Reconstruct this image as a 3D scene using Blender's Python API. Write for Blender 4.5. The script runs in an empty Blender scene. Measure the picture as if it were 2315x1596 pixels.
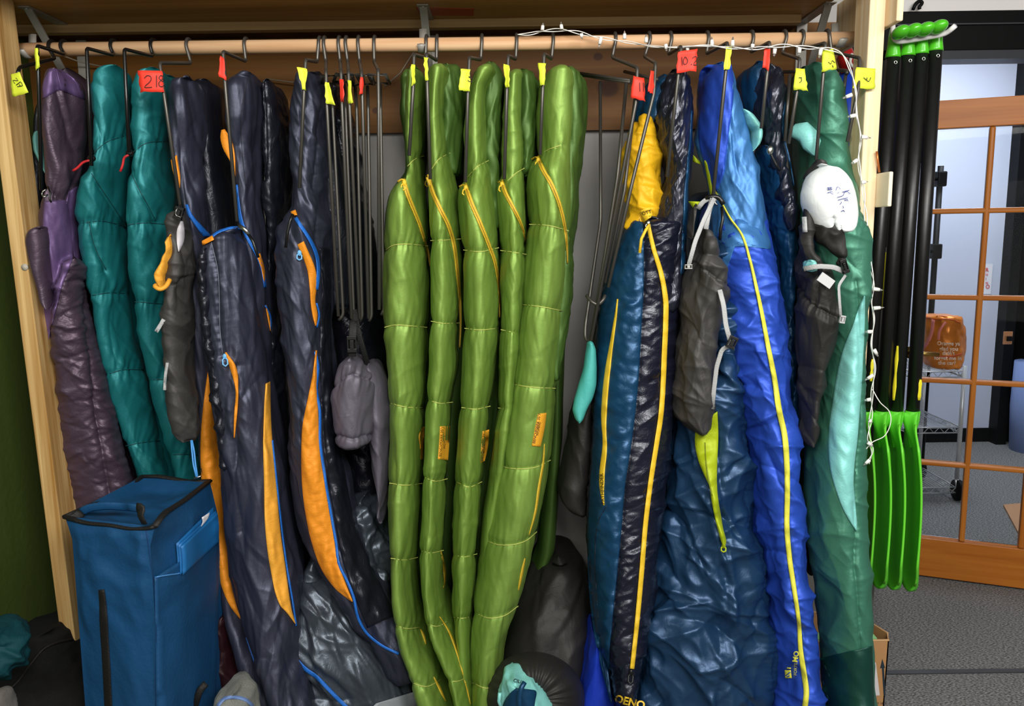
import bpy, math, random
import numpy as np
from mathutils import Vector, Matrix
from mathutils.bvhtree import BVHTree

random.seed(7)
SC = bpy.context.scene
COL = SC.collection
# ---------------------------------------------------------------- camera
IW, IH, F = 2315.0, 1596.0, 1800.0
CAMZ, PITCH, ROLL = 1.55, math.radians(8.7), -0.0136
RM = Matrix.Rotation(math.pi / 2 - PITCH, 3, 'X') @ Matrix.Rotation(ROLL, 3, 'Z')
cam_d = bpy.data.cameras.new('camera')
cam = bpy.data.objects.new('camera', cam_d)
COL.objects.link(cam)
cam.matrix_world = Matrix.Translation((0, 0, CAMZ)) @ RM.to_4x4()
cam_d.sensor_width = 36.0
cam_d.lens = 36.0 * F / IW
cam_d.clip_start = 0.05
SC.camera = cam
# ---------------------------------------------------------------- world, lights, exposure
W = bpy.data.worlds.new('room_bounce')
SC.world = W
W.use_nodes = True
W.node_tree.nodes['Background'].inputs[0].default_value = (1.0, 0.95, 0.88, 1)
W.node_tree.nodes['Background'].inputs[1].default_value = 0.08
SC.view_settings.view_transform = 'Standard'
SC.view_settings.look = 'None'
SC.view_settings.gamma = 1
SC.view_settings.use_curve_mapping = False
SC.view_settings.exposure = 0.0

def area(name, loc, target, sx, sy, power, col=(1, 1, 1)):
    l = bpy.data.lights.new(name, 'AREA')
    l.shape = 'RECTANGLE'; l.size = sx; l.size_y = sy; l.energy = power; l.color = col
    o = bpy.data.objects.new(name, l)
    o.location = loc
    o.rotation_euler = (Vector(target) - Vector(loc)).to_track_quat('-Z', 'Y').to_euler()
    COL.objects.link(o)
    return o

area('ceiling_light', (0.8, -0.5, 2.65), (0.45, 2.3, 1.5), 1.6, 0.8, 88, (1, 0.98, 0.94))
area('ceiling_light', (-0.9, -0.3, 2.65), (-0.7, 2.3, 1.5), 1.0, 0.6, 30, (1, 0.96, 0.9))
area('added_fill_light', (0.3, -1.6, 1.3), (0.3, 2.3, 1.6), 2.4, 1.3, 15, (1, 0.97, 0.92))  # low lamp added behind the camera to brighten the shelf underside and cloth fronts
area('ceiling_light', (2.7, 4.6, 2.75), (2.6, 5.0, 0), 1.2, 0.6, 42, (0.86, 0.93, 1))
area('ceiling_light', (2.1, 0.5, 2.75), (2.2, 3.2, 0.2), 0.8, 0.6, 16, (1, 0.97, 0.93))

# ---------------------------------------------------------------- projection helpers (photo pixel -> point on a real plane)
RN = np.array(RM)
def rays(px, py):
    px = np.asarray(px, float); py = np.asarray(py, float)
    d = np.stack([(px - IW / 2) / F, -(py - IH / 2) / F, -np.ones_like(px * py)], -1)
    return d @ RN.T
def P(px, py, Y):
    d = rays(px, py)
    t = np.asarray(Y, float) / d[..., 1]
    r = d * t[..., None]
    r[..., 2] += CAMZ
    return r
def PV(px, py, Y): return Vector(P(float(px), float(py), float(Y)))
def Pz(px, py, z=0.0):
    d = rays(float(px), float(py)); t = (z - CAMZ) / d[2]
    return Vector((d[0] * t, d[1] * t, z))
def PX(px, py, X):
    d = rays(float(px), float(py)); t = X / d[0]
    return Vector((X, d[1] * t, CAMZ + d[2] * t))
def proj(V):
    q = (V - np.array([0, 0, CAMZ])) @ RN
    return IW / 2 + F * q[..., 0] / -q[..., 2], IH / 2 - F * q[..., 1] / -q[..., 2]

# ---------------------------------------------------------------- noise
_rs = np.random.RandomState(5)
_perm = _rs.permutation(256); _perm = np.concatenate([_perm, _perm, _perm])
_g = _rs.normal(size=(256, 3)); _g /= np.linalg.norm(_g, axis=1)[:, None]
def perlin(p):
    p = np.asarray(p, float)
    i = np.floor(p).astype(int); f = p - i
    i &= 255
    u = f * f * f * (f * (f * 6 - 15) + 10)
    out = 0
    for a in (0, 1):
        for b in (0, 1):
            for c in (0, 1):
                h = _perm[_perm[_perm[i[..., 0] + a] + i[..., 1] + b] + i[..., 2] + c]
                g = _g[h]
                v = g[..., 0] * (f[..., 0] - a) + g[..., 1] * (f[..., 1] - b) + g[..., 2] * (f[..., 2] - c)
                w = (u[..., 0] if a else 1 - u[..., 0]) * (u[..., 1] if b else 1 - u[..., 1]) * (u[..., 2] if c else 1 - u[..., 2])
                out = out + w * v
    return out * 1.5
def wrinkle(V, spec, seed):
    """spec: (kind, amp, fx, fz, angle deg); returns height"""
    kind, amp, fx, fz, ang = spec
    a = math.radians(ang)
    x = V[..., 0] * math.cos(a) + V[..., 2] * math.sin(a)
    z = -V[..., 0] * math.sin(a) + V[..., 2] * math.cos(a)
    wob = perlin(np.stack([V[..., 0] * 5, V[..., 1] * 5 + seed, V[..., 2] * 4], -1)) * 0.045
    q = np.stack([(x + wob) * fx, V[..., 1] * fx * .6 + seed * 3.7, (z + wob) * fz], -1)
    n = perlin(q) + 0.45 * perlin(q * 2.1 + 11.3)
    if kind == 'soft': return amp * n
    if kind == 'billow': return amp * (np.minimum(np.abs(n) * 2.2, 1.1) - .5)
    if kind == 'ridge': return amp * (np.clip(1 - np.abs(n) * 1.5, 0, 1) ** 1.5 - .35)
    if kind == 'crease': return -amp * np.clip(1 - np.abs(n) * 5.0, 0, 1) ** 1.3

# ---------------------------------------------------------------- object helpers
WL = {}
def sub_loc(parent):
    return WL.get(parent.name, Vector((0, 0, 0))) if parent else Vector((0, 0, 0))
def thing(name, label, cat, loc=(0, 0, 0), group=None):
    o = bpy.data.objects.new(name, None)
    o.empty_display_size = .05
    COL.objects.link(o); o.location = loc
    o['label'] = label; o['category'] = cat; o['kind'] = 'thing'
    if group: o['group'] = group
    WL[o.name] = Vector(loc)
    return o
def tag(o, label, cat, group=None):
    o['label'] = label; o['category'] = cat; o['kind'] = 'thing'
    if group: o['group'] = group
    return o
def mesh(name, V, Fc, mat, parent=None, smooth=True, label=None):
    V = np.asarray(V, float).reshape(-1, 3)
    base = np.array(sub_loc(parent))
    me = bpy.data.meshes.new(name)
    if isinstance(Fc, np.ndarray) and Fc.ndim == 2:
        k = Fc.shape[1]; n = len(Fc)
        me.vertices.add(len(V)); me.vertices.foreach_set('co', (V - base).astype(np.float32).ravel())
        me.loops.add(n * k); me.loops.foreach_set('vertex_index', Fc.astype(np.int32).ravel())
        me.polygons.add(n)
        me.polygons.foreach_set('loop_start', np.arange(0, n * k, k, dtype=np.int32))
        me.update(calc_edges=True)
    else:
        me.from_pydata([tuple(v) for v in (V - base)], [], [tuple(f) for f in Fc])
        me.update()
    if smooth: me.polygons.foreach_set('use_smooth', [True] * len(me.polygons))
    me.materials.append(mat)
    o = bpy.data.objects.new(name, me)
    COL.objects.link(o)
    if parent: o.parent = parent
    WL[o.name] = Vector(base)
    if label: o['label'] = label
    return o
def struct(o, label=None):
    o['kind'] = 'structure'
    if label: o['label'] = label
    return o
def joinVF(parts):
    Vs, Fs, n = [], [], 0
    for V, Fc in parts:
        V = np.asarray(V, float).reshape(-1, 3)
        Vs.append(V); Fs += [tuple(int(i) + n for i in f) for f in Fc]; n += len(V)
    return np.concatenate(Vs), Fs
def boxVF(a, b, R=None, c=None):
    x0, y0, z0 = a; x1, y1, z1 = b
    V = np.array([(x0, y0, z0), (x1, y0, z0), (x1, y1, z0), (x0, y1, z0), (x0, y0, z1), (x1, y0, z1), (x1, y1, z1), (x0, y1, z1)], float)
    if R is not None: V = (V - c) @ np.array(R).T + c
    return V, [(0, 3, 2, 1), (4, 5, 6, 7), (0, 1, 5, 4), (1, 2, 6, 5), (2, 3, 7, 6), (3, 0, 4, 7)]
def prismVF(quad, back):
    """quad: 4+ points, back: offset vector"""
    q = np.array([tuple(v) for v in quad], float); n = len(q)
    V = np.concatenate([q, q + np.array(tuple(back))])
    Fc = [tuple(range(n)), tuple(range(2 * n - 1, n - 1, -1))] + [(i, i + n, (i + 1) % n + n, (i + 1) % n) for i in range(n)]
    return V, Fc
def bevel(o, w=.003, seg=2):
    m = o.modifiers.new('bevel', 'BEVEL'); m.width = w; m.segments = seg; m.limit_method = 'ANGLE'
    return o
def sweepVF(pts, r, n=8, closed=False, round_=0.0, flat=None):
    """tube through points; r number or list; corners rounded by radius round_; flat=(a,b) elliptical scale"""
    pts = [Vector(p) for p in pts]
    if round_ > 0 and len(pts) > 2:
        q = [pts[0]]
        for i in range(1, len(pts) - 1):
            a, b, c = pts[i - 1], pts[i], pts[i + 1]
            d1 = min(round_, (a - b).length * .45); d2 = min(round_, (c - b).length * .45)
            p1 = b + (a - b).normalized() * d1; p2 = b + (c - b).normalized() * d2
            for t in (0, .25, .5, .75, 1): q.append(p1 * (1 - t) ** 2 + b * 2 * t * (1 - t) + p2 * t * t)
        q.append(pts[-1]); pts = q
    m = len(pts)
    rs = r if hasattr(r, '__len__') else [r] * m
    if len(rs) != m: rs = list(np.interp(np.linspace(0, 1, m), np.linspace(0, 1, len(rs)), rs))
    T = []
    for i in range(m):
        a = pts[(i - 1) % m] if (closed or i > 0) else pts[i]; b = pts[(i + 1) % m] if (closed or i < m - 1) else pts[i]
        t = (b - a); T.append(t.normalized() if t.length > 1e-9 else Vector((0, 0, 1)))
    up = Vector((0, -1, 0)) if abs(T[0].y) < .9 else Vector((1, 0, 0))
    N = (up - T[0] * up.dot(T[0])).normalized()
    V = []; fa, fb = flat or (1, 1)
    for i in range(m):
        N = (N - T[i] * N.dot(T[i]))
        N = N.normalized() if N.length > 1e-6 else T[i].orthogonal().normalized()
        B = T[i].cross(N)
        for k in range(n):
            an = 2 * math.pi * k / n
            V.append(pts[i] + (N * math.cos(an) * fa + B * math.sin(an) * fb) * rs[i])
    Fc = []
    rng = m if closed else m - 1
    for i in range(rng):
        j = (i + 1) % m
        for k in range(n):
            l = (k + 1) % n
            Fc.append((i * n + k, i * n + l, j * n + l, j * n + k))
    if not closed:
        Fc.append(tuple(range(n - 1, -1, -1))); Fc.append(tuple(range((m - 1) * n, m * n)))
    return np.array([tuple(v) for v in V]), Fc
def ball(c, rx, ry, rz, nu=16, nv=10, fn=None):
    V = []
    for j in range(nv + 1):
        t = math.pi * j / nv
        for i in range(nu):
            a = 2 * math.pi * i / nu
            V.append((c[0] + rx * math.sin(t) * math.cos(a), c[1] + ry * math.sin(t) * math.sin(a), c[2] + rz * math.cos(t)))
    Fc = [(j * nu + i, (j + 1) * nu + i, (j + 1) * nu + (i + 1) % nu, j * nu + (i + 1) % nu) for j in range(nv) for i in range(nu)]
    return np.array(V), Fc

# ---------------------------------------------------------------- soft body from silhouettes
HOST = {}
def curve_interp(pts, n=None, ts=None):
    pts = np.array(pts, float)
    s = np.concatenate([[0], np.cumsum(np.linalg.norm(np.diff(pts[:, :2], axis=0), axis=1))])
    L = s[-1]
    if n is None: n = max(3, int(L / 7))
    t = np.linspace(0, L, n) if ts is None else np.asarray(ts) * L
    # catmull-rom through points
    k = len(pts)
    if k == 2: return np.stack([np.interp(t, s, pts[:, c]) for c in range(pts.shape[1])], -1)
    idx = np.clip(np.searchsorted(s, t, side='right') - 1, 0, k - 2)
    u = (t - s[idx]) / np.maximum(s[idx + 1] - s[idx], 1e-6)
    ds = np.diff(s)[:, None]
    sl = np.diff(pts, axis=0) / np.maximum(ds, 1e-6)
    m = np.zeros_like(pts); m[0] = sl[0]; m[-1] = sl[-1]
    m[1:-1] = (sl[:-1] + sl[1:]) / 2
    h = (s[idx + 1] - s[idx])[:, None]; u = u[:, None]
    return ((2 * u ** 3 - 3 * u ** 2 + 1) * pts[idx] + (u ** 3 - 2 * u ** 2 + u) * h * m[idx]
            + (-2 * u ** 3 + 3 * u ** 2) * pts[idx + 1] + (u ** 3 - u ** 2) * h * m[idx + 1])
def seam_dist(pts, px, py):
    pts = np.array(pts, float)
    if abs(pts[-1, 0] - pts[0, 0]) > abs(pts[-1, 1] - pts[0, 1]):
        p = pts[np.argsort(pts[:, 0])]
        d = py - np.interp(px, p[:, 0], p[:, 1])
        inside = np.exp(-np.maximum(0, np.maximum(p[0, 0] - 6 - px, px - p[-1, 0] - 6)) / 6)
        return d, px, inside
    p = pts[np.argsort(pts[:, 1])]
    d = px - np.interp(py, p[:, 1], p[:, 0])
    inside = np.exp(-np.maximum(0, np.maximum(p[0, 1] - 6 - py, py - p[-1, 1] - 6)) / 6)
    return d, py, inside
def tube(name, rows, mat, parent=None, Yf=2.16, d=.1, step=4, nf=60, nb=12, cap=(16, 16), wr=(), seams=(), sig=9, seed=1, e=.92, label=None, folds=()):
    rows = sorted(rows); ry = np.array([r[0] for r in rows], float)
    y0, y1 = ry[0], ry[-1]
    yy = np.arange(y0, y1 + 1, 1.0)
    def sm(v, s):
        k = np.arange(-3 * s, 3 * s + 1); g = np.exp(-k ** 2 / (2. * s * s)); g /= g.sum()
        pv = np.pad(v, (3 * s, 3 * s), mode='reflect', reflect_type='odd')
        return np.convolve(pv, g, 'valid')
    xl = sm(np.interp(yy, ry, [r[1] for r in rows]), sig)
    xr = sm(np.interp(yy, ry, [r[2] for r in rows]), sig)
    if hasattr(Yf, '__len__'): yf = sm(np.interp(yy, [a for a, _ in Yf], [b for _, b in Yf]), 14)
    else: yf = np.full_like(yy, Yf)
    dd = np.interp(yy, [a for a, _ in d], [b for _, b in d]) if hasattr(d, '__len__') else np.full_like(yy, d)
    samp = list(np.arange(y0, y1, step)) + [y1]
    if cap[0]: samp += [y0 + cap[0] * q for q in (.01, .04, .1, .2, .35)]
    if cap[1]: samp += [y1 - cap[1] * q for q in (.01, .04, .1, .2, .35)]
    ys = np.unique(np.clip(samp, y0, y1))
    L = np.interp(ys, yy, xl); R = np.interp(ys, yy, xr); Yq = np.interp(ys, yy, yf); D = np.interp(ys, yy, dd)
    c = np.ones_like(ys)
    if cap[0]:
        t = np.clip((ys - y0) / cap[0], 0, 1); c *= np.sqrt(np.maximum(1 - (1 - t) ** 2, 1e-4))
    if cap[1]:
        t = np.clip((y1 - ys) / cap[1], 0, 1); c *= np.sqrt(np.maximum(1 - (1 - t) ** 2, 1e-4))
    mid = (L + R) / 2; hw = (R - L) / 2 * c; L = mid - hw; R = mid + hw; Dc = D * c
    rc = rays(mid, ys)
    mL = rays(L, ys); mL = mL[:, 0] / mL[:, 1]; mR = rays(R, ys); mR = mR[:, 0] / mR[:, 1]
    A = (mR - mL) * (Yq + D * .6)
    mx = np.maximum(np.maximum(abs(mL), abs(mR)), .02)
    Dc = np.minimum(Dc, .40 * A / mx)
    Yc = Yq + D * .25 + np.minimum(D * .75, Dc * .9)
    A = (mR - mL) * Yc
    lo = np.zeros_like(A); hi = A / 2
    for _ in range(30):
        w = (lo + hi) / 2
        v = np.sqrt(w * w + (mL * Dc) ** 2) + np.sqrt(w * w + (mR * Dc) ** 2)
        lo = np.where(v < A, w, lo); hi = np.where(v < A, hi, w)
    w = (lo + hi) / 2
    Xc = mL * Yc + np.sqrt(w * w + (mL * Dc) ** 2)
    Z = CAMZ + rc[:, 2] / rc[:, 1] * (Yc - Dc * .6)
    ph = np.concatenate([np.linspace(-1.75, 1.75, nf), np.linspace(1.75, 2 * math.pi - 1.75, nb + 2)[1:-1]])
    sp = lambda v: np.sign(v) * np.abs(v) ** e
    S = sp(np.sin(ph)); C = sp(np.cos(ph))
    V = np.stack([Xc[:, None] + w[:, None] * S[None], Yc[:, None] - Dc[:, None] * C[None], np.repeat(Z[:, None], len(ph), 1)], -1)
    m, n = V.shape[:2]
    ax = np.gradient(V, axis=0)
    at = (np.roll(V, -1, 1) - np.roll(V, 1, 1))
    N = np.cross(at, ax); N /= np.maximum(np.linalg.norm(N, axis=-1, keepdims=True), 1e-9)
    cen = np.stack([Xc, Yc, Z], -1)[:, None]
    N *= np.where(((V - cen) * N).sum(-1, keepdims=True) < 0, -1, 1)
    px, py = proj(V)
    h = np.zeros(V.shape[:2])
    for i, s in enumerate(wr): h += wrinkle(V, s, seed * 1.37 + i * 5.1)
    for s in seams:
        pts = s['p']; dep = s.get('d', .008); wd = s.get('w', 26); pk = s.get('k', .004)
        dist, al, ins = seam_dist(pts, px, py)
        x = np.abs(dist) / wd
        vert = abs(pts[-1][0] - pts[0][0]) <= abs(pts[-1][1] - pts[0][1])
        h -= ins * dep * np.exp(-x * 1.6)
        if pk and vert:
            q = np.stack([al * .13 + dist * .03, np.full_like(al, seed * 2.3), dist * .03], -1)
            h += ins * pk * .45 * perlin(q) * np.exp(-np.abs(dist) / 10.)
        elif pk:
            q = np.stack([al * .11 + dist * .02, np.full_like(al, seed * 2.3), dist * .012], -1)
            h += ins * pk * perlin(q) * np.exp(-np.abs(dist) / 34.) * 1.3
            q = np.stack([al * .26 + dist * .04, np.full_like(al, seed * 1.3 + 40), dist * .02], -1)
            h += ins * pk * .6 * perlin(q) * np.exp(-np.abs(dist) / 13.)
    frs = np.random.RandomState(int(seed * 13) % 9999)
    fm = np.cos(ph)[None] > -.25
    for (fn_, fa, fl, fw, fang, fsp) in folds:
        hf = np.zeros_like(h)
        for _ in range(fn_):
            fy = frs.uniform(y0, min(y1, 1610)); r0 = int(np.clip(np.searchsorted(ys, fy), 0, len(ys) - 1))
            fx = L[r0] + (R[r0] - L[r0]) * frs.uniform(-.05, 1.05)
            an = math.radians(fang + frs.normal() * fsp); ln = fl * frs.uniform(.45, 1.5); wd = fw * frs.uniform(.7, 1.4); am = fa * frs.uniform(.35, 1.) * (1 if frs.rand() < .72 else -1)
            rr_ = (np.abs(ys - fy) < ln + 4 * wd)
            if not rr_.any(): continue
            X_ = px[rr_] - fx; Y_ = py[rr_] - fy
            al = (X_ * math.cos(an) + Y_ * math.sin(an)) / ln; cr = frs.uniform(-.25, .25)
            di = (-X_ * math.sin(an) + Y_ * math.cos(an)) + cr * ln * al * al
            ww = np.where(di > 0, wd, wd * frs.uniform(1.2, 2.4)) * (1 - .5 * np.clip(np.abs(al), 0, 1))
            hf[rr_] += am * np.exp(-np.abs(di) / ww) * np.clip(1 - al * al, 0, 1)
        h += np.where(fm, hf, 0)
    h *= np.clip(c, .15, 1)[:, None]
    V = V + N * h[..., None]
    idx = np.arange(m * n).reshape(m, n); nx = np.roll(idx, -1, 1)
    Q = np.stack([idx[:-1], idx[1:], nx[1:], nx[:-1]], -1).reshape(-1, 4)
    o = mesh(name, V, Q, mat, parent, label=label)
    HOST[o.name] = (V.reshape(-1, 3), Q)
    o['host'] = 1
    return o
BV = {}
def bvh(o):
    if o.name not in BV:
        if o.name in HOST:
            V, Q = HOST[o.name]
            BV[o.name] = BVHTree.FromPolygons(V.tolist(), Q.tolist() if isinstance(Q, np.ndarray) else Q)
        else:
            b = WL[o.name]
            BV[o.name] = BVHTree.FromPolygons([tuple(v.co + b) for v in o.data.vertices], [tuple(p.vertices) for p in o.data.polygons])
    return BV[o.name]
CO = Vector((0, 0, CAMZ))
def cast(px, py, hosts):
    sh = px.shape
    D = rays(px, py).reshape(-1, 3); D /= np.linalg.norm(D, axis=1)[:, None]
    t = np.full(len(D), np.nan)
    bs = [bvh(h) for h in hosts]
    for i, d in enumerate(D):
        dv = Vector(d)
        for b in bs:
            r = b.ray_cast(CO, dv)
            if r[0] is not None and (np.isnan(t[i]) or r[3] < t[i]): t[i] = r[3]
    return D.reshape(sh + (3,)), t.reshape(sh)
def fill_nan(t, dflt):
    if np.isnan(t).all(): return np.full_like(t, dflt)
    for _ in range(max(t.shape)):
        if not np.isnan(t).any(): break
        b = t.copy()
        for ax in ((0, 1), (0, -1), (1, 1), (1, -1)):
            r = np.roll(t, ax[1], ax[0])
            if ax[0] == 0: (r.__setitem__((0 if ax[1] == 1 else -1), np.nan))
            else: (r.__setitem__((slice(None), 0 if ax[1] == 1 else -1), np.nan))
            b = np.where(np.isnan(b), r, b)
        t = b
    return t
def rear(t, rows, dx, mat, Yf=2.34, d=.12, y0=None, y1=None, name='rear_fold'):
    r = [(y, a + dx, b + dx) for y, a, b in rows if (y0 is None or y >= y0) and (y1 is None or y <= y1)]
    return tube(name, r, mat, t, Yf=Yf, d=d, step=10, nf=30, nb=8, wr=[('soft', .008, 14, 2, 5)], seed=9)
def panelVF(Lp, Rp, hosts, n=None, k=6, lift=.002, puff=.003, rim=.006, dflt=2.5, smooth=1, wr=(), seed=3):
    if n is None:
        Ls = np.array(Lp, float); n = max(4, int(np.linalg.norm(np.diff(Ls[:, :2], axis=0), axis=1).sum() / 7))
    ts = np.linspace(0, 1, n)
    L = curve_interp(Lp, ts=ts); R = curve_interp(Rp, ts=ts)
    u = np.linspace(0, 1, k + 1)
    G = L[:, None] * (1 - u)[None, :, None] + R[:, None] * u[None, :, None]
    D, t = cast(G[..., 0], G[..., 1], hosts)
    t = fill_nan(t, dflt)
    for _ in range(smooth):
        p = np.pad(t, 1, mode='edge'); tm = (p[:-2, 1:-1] + p[2:, 1:-1] + p[1:-1, :-2] + p[1:-1, 2:] + 2 * t) / 6
        t = np.minimum(t, tm + .001)
    pr = 1 - (2 * u - 1) ** 2
    tt = t - lift - puff * pr[None]
    B = np.array([0, 0, CAMZ]) + D * tt[..., None]
    if wr:
        hh = sum(wrinkle(B, s, seed + i * 4.3) for i, s in enumerate(wr))
        B = B - D * (hh * (.25 + .75 * pr[None]))[..., None]
    # rim ring going back
    G2 = np.pad(B, ((1, 1), (1, 1), (0, 0)), mode='edge'); D2 = np.pad(D, ((1, 1), (1, 1), (0, 0)), mode='edge')
    msk = np.zeros(G2.shape[:2]); msk[0] = msk[-1] = 1; msk[:, 0] = msk[:, -1] = 1
    G2 = G2 + D2 * (msk * rim)[..., None]
    m, q = G2.shape[:2]
    idx = np.arange(m * q).reshape(m, q)
    Q = np.stack([idx[:-1, :-1], idx[1:, :-1], idx[1:, 1:], idx[:-1, 1:]], -1).reshape(-1, 4)
    return G2.reshape(-1, 3), Q
def panel(name, Lp, Rp, hosts, mat, parent, label=None, **kw):
    V, Q = panelVF(Lp, Rp, hosts, **kw)
    o = mesh(name, V, Q, mat, parent, label=label)
    return o
def offs(pts, w):
    c = curve_interp(pts); t = np.gradient(c[:, :2], axis=0)
    nn = np.stack([t[:, 1], -t[:, 0]], -1); nn /= np.maximum(np.linalg.norm(nn, axis=1)[:, None], 1e-6)
    ws = np.interp(np.linspace(0, 1, len(c)), np.linspace(0, 1, len(w)), w)[:, None] / 2 if hasattr(w, '__len__') else w / 2.
    return c[:, :2] + nn * ws, c[:, :2] - nn * ws
def strip(name, pts, w, hosts, mat, parent, k=2, lift=.002, puff=.001, rim=.004, label=None, **kw):
    A, B = offs(pts, w)
    # keep left curve on the left
    return panel(name, B, A, hosts, mat, parent, label=label, n=len(A), k=k, lift=lift, puff=puff, rim=rim, **kw)
def stripsVF(lines, w, hosts, lift=.003, rim=.002):
    out = []
    for l in lines:
        A, B = offs(l, w)
        V, Q = panelVF(B, A, hosts, n=len(A), k=1, lift=lift, puff=0, rim=rim, smooth=0)
        out.append((V, Q))
    return joinVF(out)
def wire(name, pts, r, mat, parent=None, round_=.008, n=8, label=None, **kw):
    V, Fc = sweepVF(pts, r, n=n, round_=round_, **kw)
    return mesh(name, V, Fc, mat, parent, label=label)
def decal_text(name, s, ox, oy, size, ang, hosts, mat, parent, lift=.003, sx=1.0, bold=0):
    cu = bpy.data.curves.new(name, 'FONT'); cu.body = s; cu.size = 1.0; cu.offset = bold; cu.resolution_u = 3
    tmp = bpy.data.objects.new('tmp', cu); COL.objects.link(tmp)
    me = tmp.to_mesh()
    v = np.array([tuple(q.co) for q in me.vertices]); fs = [tuple(p.vertices) for p in me.polygons]
    tmp.to_mesh_clear(); bpy.data.objects.remove(tmp); bpy.data.curves.remove(cu)
    a = math.radians(ang)
    x = v[:, 0] * size * sx; y = -v[:, 1] * size
    px = ox + x * math.cos(a) - y * math.sin(a); py = oy + x * math.sin(a) + y * math.cos(a)
    D, t = cast(px, py, hosts)
    if np.isnan(t).all(): t[:] = 2.4
    t = np.where(np.isnan(t), np.nanmedian(t), t)
    V = np.array([0, 0, CAMZ]) + D * (t - lift)[:, None]
    return mesh(name, V, fs, mat, parent, smooth=False)
GLY = {'2': [[(0, .75), (.3, 1), (.6, .8), (.45, .45), (0, 0), (.65, 0)]], '1': [[(.3, 1), (.3, 0)]], '7': [[(0, 1), (.6, 1), (.2, 0)], [(.1, .5), (.5, .5)]],
       '8': [[(.5, .85), (.3, 1), (.08, .8), (.55, .3), (.3, 0), (.05, .25), (.5, .8)]], '0': [[(.3, 1), (.05, .6), (.2, 0), (.5, .3), (.5, .8), (.3, 1)]],
       '.': [[(.2, .08), (.3, 0)]], 'G': [[(.5, .9), (.2, .95), (0, .5), (.2, .05), (.5, .15), (.5, .45), (.3, .45)]],
       '3': [[(0, .95), (.4, .95), (.2, .55), (.5, .3), (.3, 0), (0, .1)]], 'J': [[(0, .9), (.5, .9)], [(.4, .9), (.35, .1), (.1, .1)]],
       '5': [[(.5, 1), (.1, 1), (.05, .55), (.45, .4), (.4, .05), (0, .05)]], 'K': [[(0, 1), (0, 0)], [(.5, 1), (0, .45), (.5, 0)]], 'i': [[(.2, .55), (.2, 0)]],
       'n': [[(0, .55), (0, 0)], [(0, .45), (.25, .55), (.35, 0)]], 'C': [[(.5, .85), (.25, 1), (0, .5), (.2, .02), (.5, .12)]],
       'o': [[(.2, .5), (0, .25), (.2, 0), (.4, .25), (.2, .5)]], 'l': [[(.1, 1), (.1, 0)]], 'e': [[(0, .28), (.4, .3), (.2, .52), (0, .25), (.2, 0), (.4, .1)]],
       'r': [[(0, .5), (0, 0)], [(0, .35), (.25, .5)]], '#': [[(.15, .9), (.05, .1)], [(.4, .9), (.3, .1)], [(0, .65), (.5, .68)], [(0, .3), (.48, .34)]],
       'P': [[(.1, 0), (.1, .95), (.45, .9), (.45, .5), (.1, .45)]], 'f': [[(.35, .95), (.15, .8), (.15, 0)], [(0, .5), (.3, .5)]], '-': [[(0, .5), (.4, .5)]]}
def hand(name, s, ox, oy, size, ang, hosts, mat, parent, w=1.6, lift=.002):
    a = math.radians(ang); lines = []; x0 = 0
    for ch in s:
        for st in GLY.get(ch, []):
            l = []
            for gx, gy in st:
                x = (x0 + gx) * size; y = -gy * size
                l.append((ox + x * math.cos(a) - y * math.sin(a), oy + x * math.sin(a) + y * math.cos(a)))
            lines.append(l)
        x0 += .42 if ch in '.il1' else .72
    out = []
    for l in lines:
        l = np.array(l)
        A, B = offs(l, w)
        out.append(panelVF(B, A, hosts, n=max(3, len(A) * 2), k=1, lift=lift, puff=0, rim=.0005, smooth=0, dflt=2.2))
    V, Fc = joinVF(out)
    return mesh(name, V, Fc, mat, parent, smooth=False)

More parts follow.
